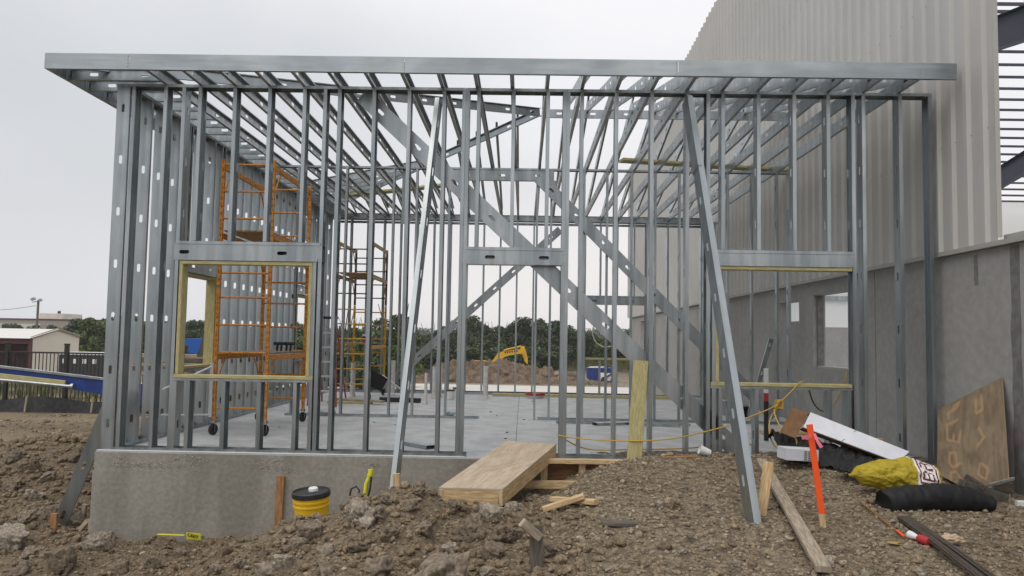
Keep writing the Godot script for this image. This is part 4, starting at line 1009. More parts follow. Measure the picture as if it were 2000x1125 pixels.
func build_foreground():
	# pail
	var b = pz(612, 998, 2.35); b.y = 0.06 - 0.37
	var t = thing("bucket", "yellow plastic bucket with black lid half sunk behind the dirt mound", "bucket", b)
	var tilt = Basis(Vector3(0, 0, 1), 0.05) * Basis(Vector3(1, 0, 0), 0.06)
	var xf = Transform3D(tilt, b)
	put(t, "pail", lathe_mesh([Vector2(0, 0.0), Vector2(0.132, 0.0), Vector2(0.143, 0.24), Vector2(0.150, 0.243), Vector2(0.150, 0.256), Vector2(0.144, 0.258), Vector2(0.145, 0.278), Vector2(0.152, 0.281), Vector2(0.152, 0.295), Vector2(0.146, 0.297), Vector2(0.147, 0.325)], 40), M.pail, xf)
	put(t, "lid", lathe_mesh([Vector2(0.151, 0.318), Vector2(0.158, 0.322), Vector2(0.159, 0.36), Vector2(0.154, 0.367), Vector2(0.146, 0.366), Vector2(0.142, 0.354), Vector2(0.05, 0.352), Vector2(0.046, 0.358), Vector2(0, 0.358)], 40), M.lid, xf)
	put(t, "spout_cap", lathe_mesh([Vector2(0.04, 0.352), Vector2(0.04, 0.378), Vector2(0.032, 0.386), Vector2(0, 0.386)], 20), M.white, Transform3D(tilt, xf * Vector3(0.01, 0, -0.03)))
	var lb = thing_part(t, "printed_label", xf * Vector3(-0.07, 0.1, 0.13))
	for r in 5:
		for c in 4:
			if (r * 7 + c * 5) % 3 == 0: continue
			box(lb, "print_bar", xf * Vector3(-0.115 + c * 0.014, 0.06 + r * 0.016, 0.137 - 0.045 + 0.012 * c * 0.9), Vector3(0.011, 0.009, 0.003), M.ink, tilt * Basis(Vector3(0, 1, 0), -0.75))
	# rusty stake against the footing
	lumber("form_stake", "rusty brown wooden stake standing against the stem wall left of the bucket", "stake", Vector3(-2.71, -0.82, 0.08), Vector3(-2.70, -0.235, 0.075), Vector3(1, 0, 0), 0.085, 0.035, M.rust_wood)
	# yellow tool handle and loops of cable by the wall
	var h = pz(722, 935, 0.5)
	var th = thing("yellow_handle_tool", "bright yellow handled tool sticking up from the trench beside the wall", "tool", h + Vector3(-0.03, -0.25, 0))
	tube(th, "shaft", [h + Vector3(-0.06, -0.32, 0), h + Vector3(-0.035, -0.05, 0), h + Vector3(0.0, 0.03, 0)], 0.022, M.hiviz)
	tube(th, "grip", [h + Vector3(0.0, 0.03, 0), h + Vector3(0.012, 0.07, 0), h + Vector3(0.008, 0.10, 0)], 0.03, M.hiviz)
	tube(th, "strap", [h + Vector3(0.02, 0.02, 0.01), h + Vector3(0.01, -0.1, 0.02), h + Vector3(-0.02, -0.24, 0.02)], 0.012, M.ink)
	var cp = [pz(683, 968, 0.6), pz(686, 955, 0.6), pz(696, 950, 0.6), pz(702, 958, 0.6), pz(698, 972, 0.6)]
	single("wire_loop", "black wire loop poking up beside the yellow handled tool", "wire", tube_mesh(cp, 0.01, 6), M.ink)
	# caution tape
	var ct = thing("caution_tape", "yellow caution tape with black letters lying at the foot of the stem wall", "tape", Vector3(-3.5, -0.95, 0.3))
	var q0 = pz(308, 1047, 0.25); var q1 = pz(360, 1049, 0.3); var q2 = pz(390, 1042, 0.3)
	board(ct, "tape_strip", q0 + Vector3(0, 0.02, 0), q1 + Vector3(0, 0.02, 0), Vector3.UP, 0.006, 0.03, M.hiviz, 0.001)
	var tp = board(ct, "tape_end", q1 + Vector3(0.03, 0.02, 0.02), q2 + Vector3(0.02, -0.03, 0.02), Vector3(0.3, 1, 0.2), 0.075, 0.003, M.hiviz, 0.001)
	var tmx = TextMesh.new(); tmx.text = "CAUT"; tmx.font = font(); tmx.font_size = 40; tmx.pixel_size = 0.0012; tmx.depth = 0.002
	put(ct, "tape_lettering", tmx, M.ink, Transform3D(Basis(Vector3(0, 0, 1), -0.25), (q1 + q2) / 2 + Vector3(0.02, 0.0, 0.028)))
	# ramp
	var ra = thing("plywood_ramp", "tan plywood ramp on a board frame bridging from the dirt up to the doorway", "ramp", Vector3(-0.3, -0.2, 1.4))
	var fl = pz(989, 861, -0.02); var fr = pz(1087, 867, -0.02); var nl = pz(857, 952, 1.62); var nr = pz(982, 955, 1.62)
	var s = st_new()
	var up = Vector3(0, 0.018, 0)
	var pts = [[nl, Vector2(0, 1)], [nr, Vector2(1, 1)], [fr, Vector2(1, 0)], [fl, Vector2(0, 0)]]
	var nn = (nr - nl).cross(fl - nl).normalized()
	for k in [[0, 2, 1], [0, 3, 2]]: tri_o(s, [pts[k[0]][0], pts[k[1]][0], pts[k[2]][0]], [nn, nn, nn], [pts[k[0]][1], pts[k[1]][1], pts[k[2]][1]])
	for k in 4:
		var a = pts[k][0]; var c = pts[(k + 1) % 4][0]; var n3v = (c - a).cross(Vector3.UP).normalized() * -1.0
		for v in [[a, c, c - up], [a, c - up, a - up]]: tri_o(s, v, [n3v, n3v, n3v], [Vector2(0.1, 0.1), Vector2(0.2, 0.1), Vector2(0.2, 0.15)])
	put(ra, "plywood_deck", s.commit(), M.ramp_ply)
	var dn = Vector3(0, -0.09, 0); var iw = (nr - nl).normalized() * 0.02
	board(ra, "side_board", nr + dn - iw, fr + dn - iw, Vector3.UP, 0.14, 0.038, M.pine)
	board(ra, "side_board", nl + dn + iw, fl + dn + iw, Vector3.UP, 0.14, 0.038, M.pine)
	board(ra, "end_board", nl + dn + iw * 2 + Vector3(0, 0, -0.02), nr + dn - iw * 2 + Vector3(0, 0, -0.02), Vector3.UP, 0.14, 0.038, M.pine)
	board(ra, "cross_board", nl.lerp(fl, 0.5) + dn + iw * 2, nr.lerp(fr, 0.5) + dn - iw * 2, Vector3.UP, 0.14, 0.038, M.pine)
	# timber forms beside the ramp
	var fo = thing("timber_form", "brown plywood and lumber concrete form left under the slab edge right of the ramp", "formwork", Vector3(0.6, -0.4, 0.15))
	board(fo, "top_rail", pz(1066, 900, 0.2), pz(1262, 903, 0.2), Vector3.UP, 0.05, 0.09, M.pine)
	board(fo, "form_panel", pz(1058, 925, 0.12), pz(1225, 927, 0.12), Vector3.UP, 0.26, 0.02, M.form_ply)
	for x in [1062, 1136, 1208]: board(fo, "post", pz(x, 945, 0.17), pz(x + 1, 904, 0.17), Vector3(1, 0, 0), 0.075, 0.04, M.pine)
	board(fo, "bottom_rail", pz(1000, 946, 0.45), pz(1130, 947, 0.45), Vector3.UP, 0.085, 0.038, M.pine)
	board(fo, "strut", pz(1010, 930, 0.35), pz(1064, 905, 0.25), Vector3.UP, 0.08, 0.038, M.pine)
	# standing treated board
	lumber("treated_post", "pale greenish treated board standing upright on the gravel in front of the wall", "post", pz(1238, 912, 0.25), pz(1252, 704, 0.22), Vector3(1, 0, 0.15), 0.165, 0.04, M.treated)
	# stakes at the props
	var g = pg(1489, 1008)
	lumber("wood_stake", "stubby pine stake wedged against the foot of the right steel prop", "stake", g + Vector3(-0.03, -0.12, 0.0), pz(1502, 902, g.z - 0.1), Vector3(1, 0, 0.4), 0.085, 0.04, M.pine)
	lumber("wood_stake", "pine stake at the foot of the prop leaning into the dirt mound", "stake", pz(777, 975, 1.25) + Vector3(0, -0.1, 0), pz(774, 925, 1.25), Vector3(1, 0, 0), 0.07, 0.04, M.pine)
	g = pg(112, 1030)
	lumber("wood_stake", "orange brown stake at the foot of the corner brace in the dirt", "stake", g + Vector3(0.02, -0.1, 0.1), pz(106, 1003, g.z + 0.1), Vector3(1, 0, 0), 0.075, 0.04, M.rust_wood)
	var k2 = 0
	for q in [[160, 1010, 167, 985, "short weathered stake end sticking up between the corner brace and the slab"], [178, 1040, 178, 1013, "short stake beside the lower corner of the stem wall"], [150, 1035, 172, 1017, "weathered stick lying in the dirt at the slab corner"]]:
		g = pg(q[0], q[1])
		lumber("wood_stake", q[4], "stake", g + Vector3(0, -0.05, 0), pz(q[2], q[3], g.z), Vector3(1, 0, 0.3), 0.06, 0.035, M.grey_wood)
	# orange marker stake and ribbon
	g = pg(1609, 1030)
	var tip = pz(1581, 829, g.z - 0.03)
	var ms = thing("marker_stake", "tall fluorescent orange survey stake with pink ribbon standing in the gravel", "stake", g)
	board(ms, "bare_end", g + Vector3(0, -0.08, 0), g.lerp(tip, 0.13), Vector3(1, 0, 0), 0.048, 0.02, M.pine)
	board(ms, "painted_shaft", g.lerp(tip, 0.1305), tip, Vector3(1, 0, 0), 0.048, 0.0205, M.fluo)
	var r0 = pz(1584, 851, g.z)
	board(ms, "ribbon", r0 + Vector3(0.0, 0.0, 0.016), pz(1566, 856, g.z + 0.02), Vector3(0, 1, 0.2), 0.026, 0.002, M.pink, 0.0005)
	board(ms, "ribbon", r0 + Vector3(0.02, 0.02, 0.016), pz(1597, 862, g.z + 0.03), Vector3(1, 0.3, 0.2), 0.02, 0.002, M.pink, 0.0005)
	board(ms, "ribbon", pz(1597, 862, g.z + 0.031), pz(1605, 874, g.z + 0.035), Vector3(1, 0.5, 0.2), 0.026, 0.002, M.pink, 0.0005)
	# long plank running towards us
	var e0 = pg(1596, 1118); var e1 = pg(1483, 905)
	lumber("ground_plank", "long weathered plank lying on the gravel beside the orange survey stake", "plank", e0 + Vector3(0, 0.05, 0.12), e1 + Vector3(0.02, 0.03, 0.0), Vector3.UP, 0.04, 0.10, M.grey_wood)
	# two short pale cuts
	g = pg(1110, 990)
	lumber("lumber_cut", "short pale pine cut lying on gravel, the one tucked underneath", "lumber", pg(1078, 983) + Vector3(0, 0.035, 0), pg(1165, 990) + Vector3(0, 0.035, 0), Vector3.UP, 0.045, 0.07, M.pine)
	lumber("lumber_cut", "short pale pine cut resting across the other cut on gravel", "lumber", pg(1060, 1003) + Vector3(0, 0.03, 0), pg(1140, 990) + Vector3(0, 0.085, 0), Vector3.UP, 0.045, 0.07, M.pine)
	g = pg(1205, 1028)
	lumber("wood_wedge", "flat dark wooden wedge lying on the gravel", "wedge", g + Vector3(-0.12, 0.02, 0), g + Vector3(0.15, 0.015, -0.02), Vector3.UP, 0.03, 0.12, M.old_wood)
	# buried timbers in the middle
	lumber("buried_post", "dark weathered post sticking out of a hole at the edge of the dirt mound", "post", pg(1047, 1108) + Vector3(0, -0.15, 0), pg(1047, 1108) + Vector3(0.0, 0.27, -0.03), Vector3(1, 0, 0), 0.095, 0.045, M.old_wood)
	lumber("buried_post", "splintered grey timber end poking out above the dark weathered post", "post", pg(1047, 1108) + Vector3(0.02, 0.2, 0.03), pg(1047, 1108) + Vector3(-0.1, 0.31, 0.08), Vector3(0, 1, 0), 0.06, 0.05, M.grey_wood)
	# cup and small box
	g = pg(1374, 893)
	single("foam_cup", "crushed white foam cup lying on the gravel crest", "cup", lathe_mesh([Vector2(0.0, 0.0), Vector2(0.035, 0.0), Vector2(0.052, 0.12), Vector2(0.05, 0.12), Vector2(0.033, 0.006)], 18), M.white, Transform3D(Basis(Vector3(0, 0, 1), 1.25) * Basis(Vector3(0, 1, 0), 0.6), g + Vector3(0.07, 0.04, 0)))
	lumber("lath_scrap", "thin brown lath lying on the crest in front of the wall", "lath", pg(1300, 898) + Vector3(0, 0.02, 0), pg(1362, 896) + Vector3(0, 0.02, 0), Vector3.UP, 0.02, 0.05, M.rust_wood)
	var c0 = pz(1558, 886, 0.82)
	var sb = thing("small_carton", "small white carton with black printed text lying by the black sheeting", "carton", c0 + Vector3(0, -0.08, 0))
	var bb = Basis(Vector3(0, 1, 0), 0.12) * Basis(Vector3(0, 0, 1), -0.05)
	box(sb, "carton_body", c0, Vector3(0.34, 0.115, 0.22), M.carton, bb)
	for i in 5:
		for j in 3: box(sb, "print_line", c0 + bb * Vector3(0.03 + j * 0.042, 0.035 - i * 0.02, 0.1115), Vector3(0.034, 0.010, 0.002), M.ink, bb, 0.0005)
	# long white carton with cardboard end over black sheeting
	var b0 = pz(1555, 842, 0.55); var b1 = pz(1765, 893, 0.95)
	var ax = (b1 - b0).normalized()
	var lbx = thing("long_carton", "long open white carton with brown cardboard end resting on black sheeting", "carton", (b0 + b1) / 2 - Vector3(0, 0.2, 0))
	var tl2 = pz(1583, 805, 0.46); var tr2 = pz(1776, 882, 0.86); var br2 = pz(1754, 903, 0.98); var bl2 = pz(1569, 834, 0.58)
	slab4(lbx, "white_side", [tl2, tr2, br2, bl2], 0.008, M.carton)
	var bk2 = Vector3(0.02, -0.05, -0.2)
	slab4(lbx, "back_side", [tl2 + Vector3(0, -0.012, -0.01), tr2 + Vector3(0, -0.012, -0.01), tr2 + bk2, tl2 + bk2], 0.006, M.cardboard)
	slab4(lbx, "under_side", [bl2 + Vector3(0, -0.012, -0.012), br2 + Vector3(0, -0.012, -0.012), br2 + bk2, bl2 + bk2], 0.006, M.cardboard)
	slab4(lbx, "seam", [tl2.lerp(tr2, 0.47) + Vector3(0, 0.002, 0.004), tl2.lerp(tr2, 0.478) + Vector3(0, 0.002, 0.004), bl2.lerp(br2, 0.42) + Vector3(0, 0.002, 0.004), bl2.lerp(br2, 0.412) + Vector3(0, 0.002, 0.004)], 0.001, M.deck)
	slab4(lbx, "end_flap", [pz(1548, 795, 0.5), pz(1579, 807, 0.47), pz(1554, 856, 0.66), pz(1524, 844, 0.68)], 0.008, M.cardboard)
	# black sheeting underneath
	cloth("black_sheeting", "crumpled black plastic sheeting heaped under the long white carton", "sheeting", func(u, v):
		var p = pz(1515, 890, 0.55).lerp(pz(1725, 915, 0.9), u)
		var hgt = lerpf(0.27, 0.17, u) * sin(PI * clampf(v * 0.62 + 0.06, 0, 1)) * (0.85 + 0.3 * n1.get_noise_2d(u * 9.0, v * 6.0))
		return p + Vector3(0.02 * n1.get_noise_2d(u * 14.0, 3.0 + v * 9.0), -0.07 + hgt * 1.25 + 0.03 * n1.get_noise_2d(u * 22.0, v * 16.0), 0.18 - 0.5 * v), 40, 18, M.black_film)
	cloth("black_sheeting", "strip of black film trailing out beside the yellow bag", "sheeting", func(u, v):
		var p = pz(1638, 912, 1.15).lerp(pz(1745, 920, 1.25), u)
		return p + Vector3(0, -0.03 + 0.1 * sin(PI * u) * sin(PI * v) + 0.05 * n1.get_noise_2d(u * 9.0, v * 8.0) + 0.07 * u, 0.1 - 0.22 * v), 24, 10, M.black_film)
	# yellow bag
	var bc = pz(1752, 938, 1.55)
	var bagm = func(u, v):
		var t2 = v * TAU; var pr = lut(u, [0.0, 0.12, 0.4, 0.72, 0.9, 0.93, 1.0], [0.08, 0.55, 0.85, 1.12, 1.0, 0.6, 0.12])
		var rx = 0.175 * pr * (1.0 + 0.12 * n1.get_noise_2d(u * 2.6, cos(t2) * 1.1) + 0.10 * n1.get_noise_2d(u * 3.0, sin(t2) * 4.0 + 9.0) - 0.17 * absf(n1.get_noise_2d(u * 2.2 + 3.0 * sin(t2), cos(t2) * 2.2 + u * 3.0)))
		var p = pz(1662, 930, 1.6).lerp(pz(1838, 950, 1.75), u)
		p.y += 0.0 + 0.05 * sin(PI * u)
		return p + Vector3(0.05 * cos(t2) * (u - 0.5), rx * cos(t2) * 0.95, rx * sin(t2) * 1.0)
	cloth("yellow_bag", "slumped yellow woven bag with a white lettered band beside the black roll", "bag", bagm, 80, 60, M.bag)
	# black corrugated roll
	var rl = []; 
	for k in 61:
		var u = k / 60.0; var p = pz(lerpf(1725, 1925, u), lerpf(985, 982, u) - 12.0 * sin(PI * u), lerpf(2.05, 1.9, u)); rl.append(p)
	var rs = st_new(); rs.set_smooth_group(0)
	var ringp = func(i, k): 
		var p: Vector3 = rl[i]; var d = (rl[mini(i + 1, 60)] - rl[maxi(i - 1, 0)]).normalized(); var y2 = Vector3.UP; var x2 = y2.cross(d).normalized(); y2 = d.cross(x2)
		var a2 = TAU * k / 24.0; var rr = 0.12 * (1.0 + 0.14 * n1.get_noise_2d(i * 0.09, cos(a2) * 1.2 + 5.0) - 0.11 * absf(n1.get_noise_2d(i * 0.42, cos(a2 + 0.7) * 2.2)) + 0.3 * smoothstep(48.0, 60.0, i) * (absf(cos(a2)) - 0.6))
		return p + (x2 * cos(a2) + y2 * sin(a2) * (1.0 - 0.25 * smoothstep(44.0, 60.0, i))) * rr
	for i in 60:
		for k in 24:
			for q in [[i, k], [i + 1, k + 1], [i + 1, k], [i, k], [i, k + 1], [i + 1, k + 1]]: rs.add_vertex(ringp.call(q[0], q[1] % 24))
	for k in 24:
		for q in [[0, k], [0, k + 1]]: rs.add_vertex(ringp.call(q[0], q[1] % 24))
		rs.add_vertex(rl[0] + (rl[1] - rl[0]) * 0.5)
		rs.add_vertex(ringp.call(60, k)); rs.add_vertex(ringp.call(60, (k + 1) % 24)); rs.add_vertex(rl[60])
	rs.generate_normals()
	var br = thing("film_roll", "limp black roll of sheeting lying in front of the yellow bag", "roll", rl[30] - Vector3(0, 0.1, 0))
	put(br, "roll_body", rs.commit(), M.black_film)
	# plywood sheet leaning on the wall
	var A = pxx(1832, 800, 4.62); var B = pxx(1956, 737, 4.76); var C = pxx(1973, 1000, 4.45); var D = pxx(1830, 925, 4.25)
	var ps = st_new()
	var cn = [[A, Vector2(0.02, 0.16)], [B, Vector2(0.72, 0.0)], [C, Vector2(0.78, 1.0)], [D, Vector2(0.0, 0.95)]]
	var pn = (B - A).cross(D - A).normalized()
	if pn.x > 0: pn = -pn
	
	var th2 = -pn * 0.015
	for k in [[0, 1, 2], [0, 2, 3]]:
		tri_o(ps, [cn[k[0]][0], cn[k[1]][0], cn[k[2]][0]], [pn, pn, pn], [cn[k[0]][1], cn[k[1]][1], cn[k[2]][1]])
		tri_o(ps, [cn[k[0]][0] + th2, cn[k[1]][0] + th2, cn[k[2]][0] + th2], [-pn, -pn, -pn], [Vector2(0.95, 0.5), Vector2(0.96, 0.5), Vector2(0.96, 0.52)])
	for k in 4:
		var a3 = cn[k][0]; var b3 = cn[(k + 1) % 4][0]; quad(ps, a3, b3, b3 + th2, a3 + th2)
	single("plywood_sheet", "worn plywood sheet with faded orange sprayed letters leaning on the concrete wall", "plywood", ps.commit(), M.ply)
	# steel scraps at its foot
	var sx = thing("steel_scrap", "pile of rusty angle and channel scraps at the foot of the plywood sheet", "scrap", pz(1910, 975, 1.5))
	board(sx, "angle", pz(1885, 930, 1.6), pz(1925, 955, 1.7), Vector3.UP, 0.05, 0.05, M.rebar)
	board(sx, "angle", pz(1872, 942, 1.65), pz(1940, 962, 1.6), Vector3.UP, 0.07, 0.02, M.old_wood)
	board(sx, "flat_bar", pz(1880, 950, 1.7), pz(1965, 978, 1.6), Vector3(0, 1, 0.3), 0.12, 0.012, M.galv)
	board(sx, "flat_bar", pz(1930, 948, 1.75), pz(1980, 935, 1.6), Vector3.UP, 0.03, 0.02, M.deck)
	board(sx, "plate", pz(1940, 960, 1.6), pz(1975, 955, 1.6), Vector3(0, 1, 0.3), 0.14, 0.03, M.old_wood)
	lumber("white_trim", "piece of white trim lying at the foot of the concrete wall", "trim", pg(1985, 990) + Vector3(0, 0.03, 0), pg(1990, 985) + Vector3(0.55, 0.02, 0.25), Vector3.UP, 0.05, 0.06, M.white)
	lumber("brick_block", "small yellow wooden block at the base of the warehouse wall studs", "block", pz(1705, 862, -0.25), pz(1723, 862, -0.25), Vector3.UP, 0.07, 0.05, M.pine)
	# rebar bundle
	var rbn = thing("rebar_bundle", "bundle of dark steel bars lying on the ground under the black roll", "rebar", pg(1830, 1070))
	for i in 12:
		var o = (i % 6 - 2.5); var lay = 0.018 * (i / 6)
		var a4 = pg(1765, 1018) + Vector3(o * 0.018, 0.02 + lay, 0.0); var b4 = pg(1890, 1122) + Vector3(o * 0.03 + rng.randf_range(-0.01, 0.01), 0.02 + lay, 0.3 + rng.randf_range(-0.1, 0.1))
		tube(rbn, "bar", [a4, a4.lerp(b4, 0.5) + Vector3(0, 0.012, 0), b4], 0.0085, M.rebar, 6)
	single("marked_rod", "thin rusty rod with a red painted end lying by the rebar bundle", "rod", tube_mesh([pg(1680, 985) + Vector3(0, 0.02, 0), pg(1735, 1030) + Vector3(0, 0.02, 0), pg(1762, 1052) + Vector3(0, 0.02, 0)], 0.007, 6), M.rust_wood)
	single("marked_rod", "short bright red rod tip lying between stones", "rod", tube_mesh([pg(1752, 1044) + Vector3(0, 0.024, 0), pg(1766, 1056) + Vector3(0, 0.024, 0)], 0.009, 6), M.fluo)
	# bottles and paper
	var p1 = pg(1776, 1055) + Vector3(0, 0.035, 0); var p2 = pg(1820, 1070) + Vector3(0, 0.03, 0)
	var gb = thing("spray_bottle", "white and dark red bottle lying by the rebar bundle", "bottle", (p1 + p2) / 2 - Vector3(0, 0.03, 0))
	var bx = axes(p1, p2 - p1, Vector3.UP)
	put(gb, "neck", lathe_mesh([Vector2(0, 0), Vector2(0.03, 0.0), Vector2(0.028, 0.03), Vector2(0.018, 0.08)], 16), M.white, bx)
	put(gb, "body", lathe_mesh([Vector2(0.018, 0.08), Vector2(0.033, 0.10), Vector2(0.033, 0.19), Vector2(0.0, 0.2)], 16), M.red_fib, bx)
	p1 = pg(1858, 1080) + Vector3(0, 0.03, 0); p2 = pg(1884, 1098) + Vector3(0, 0.03, 0); bx = axes(p1, p2 - p1, Vector3.UP)
	gb = thing("water_bottle", "clear water bottle with a blue label lying right of the rebar bundle", "bottle", p1)
	var cl = mat(Color(0.75, 0.8, 0.85, 0.35), 0.1); cl.transparency = BaseMaterial3D.TRANSPARENCY_ALPHA
	put(gb, "bottle_body", lathe_mesh([Vector2(0, 0), Vector2(0.03, 0.0), Vector2(0.032, 0.05), Vector2(0.031, 0.15), Vector2(0.012, 0.19), Vector2(0.012, 0.2)], 16), cl, bx)
	put(gb, "label", lathe_mesh([Vector2(0.0325, 0.02), Vector2(0.0328, 0.08)], 16), mat(lin(0.1, 0.3, 0.6), 0.5), bx)
	put(gb, "cap", lathe_mesh([Vector2(0.014, 0.195), Vector2(0.014, 0.21), Vector2(0, 0.21)], 12), M.white, bx)
	var pp = pg(1858, 1062)
	var pap = ico_mesh(3, 95, 1.1, 0.7)
	single("crumpled_paper", "crumpled tan paper lying right of the rebar bundle", "paper", pap, mat(lin(0.48, 0.37, 0.27), 0.9), Transform3D(Basis.IDENTITY.scaled(Vector3(0.085, 0.055, 0.06)), pp + Vector3(0, 0.03, 0)))
	pp = pg(1748, 1064)
	single("crumpled_paper", "small yellowish paper scrap near the red rod tip", "paper", ico_mesh(2, 96, 0.8, 0.4), mat(lin(0.35, 0.24, 0.08), 0.9), Transform3D(Basis.IDENTITY.scaled(Vector3(0.05, 0.03, 0.04)), pp + Vector3(0, 0.012, 0)))
	# yellow rope
	var rope = [pz(1088, 850, 0.02), pz(1120, 855, 0.03), pz(1180, 860, 0.1), pz(1250, 861, 0.29), pz(1310, 857, 0.2), pz(1370, 845, 0.06), pz(1425, 830, 0.06), pz(1470, 812, 0.06), pz(1500, 800, 0.06), pz(1522, 787, 0.06), pz(1545, 765, 0.05), pz(1562, 747, 0.015), pz(1572, 745, -0.1)]
	var yr = thing("yellow_rope", "yellow rope tied along the front wall from the doorway to the right window sill", "rope", Vector3(1.8, 0, 0.1))
	tube(yr, "line", smooth(rope, 5), 0.0075, M.rope, 6)
	tube(yr, "slack_line", smooth([pz(1103, 858, -0.1), pz(1130, 872, -0.2), pz(1165, 879, -0.3), pz(1230, 878, -0.3), pz(1330, 876, -0.3), pz(1395, 871, -0.3), pz(1470, 868, -0.3)], 4), 0.008, M.rope, 6)
	var kn = []
	for k in 40: kn.append(pz(1521, 790, 0.06) + Vector3(0.045 * sin(k * 1.3), 0.05 * cos(k * 0.9), 0.02 * sin(k * 2.1)))
	tube(yr, "knot", smooth(kn, 2), 0.008, M.rope, 5)
	tube(yr, "loose_end", smooth([pz(1518, 795, 0.06), pz(1504, 820, 0.1), pz(1503, 845, 0.2), pz(1512, 870, 0.3), pz(1530, 878, 0.55), pz(1550, 876, 0.6), pz(1556, 862, 0.6), pz(1545, 845, 0.58), pz(1528, 838, 0.5), pz(1515, 815, 0.2), pz(1512, 800, 0.08)], 4), 0.0085, M.rope, 6)
	single("sill_cord", "dark cord drooping inside below the right window sill", "cord", tube_mesh(smooth([pz(1580, 762, -0.2), pz(1588, 785, -0.25), pz(1600, 800, -0.3), pz(1615, 805, -0.3)], 5), 0.009, 6), M.cord)
	single("hanging_rope", "short yellow rope hanging from the concrete window opening", "rope", tube_mesh(smooth([pxx(1654, 726, 4.76), pxx(1650, 742, 4.7), pxx(1640, 770, 4.65), pxx(1628, 792, 4.6)], 5), 0.009, 6), M.rope)
func smooth(p: Array, n: int):
	var o = []
	for i in p.size() - 1:
		for k in n: o.append((p[i] as Vector3).cubic_interpolate(p[i + 1], p[maxi(i - 1, 0)], p[mini(i + 2, p.size() - 1)], float(k) / n))
	o.append(p[-1]); return o
func font():
	var f = SystemFont.new(); f.font_names = PackedStringArray(["Droid Sans"]); f.font_weight = 700; return f

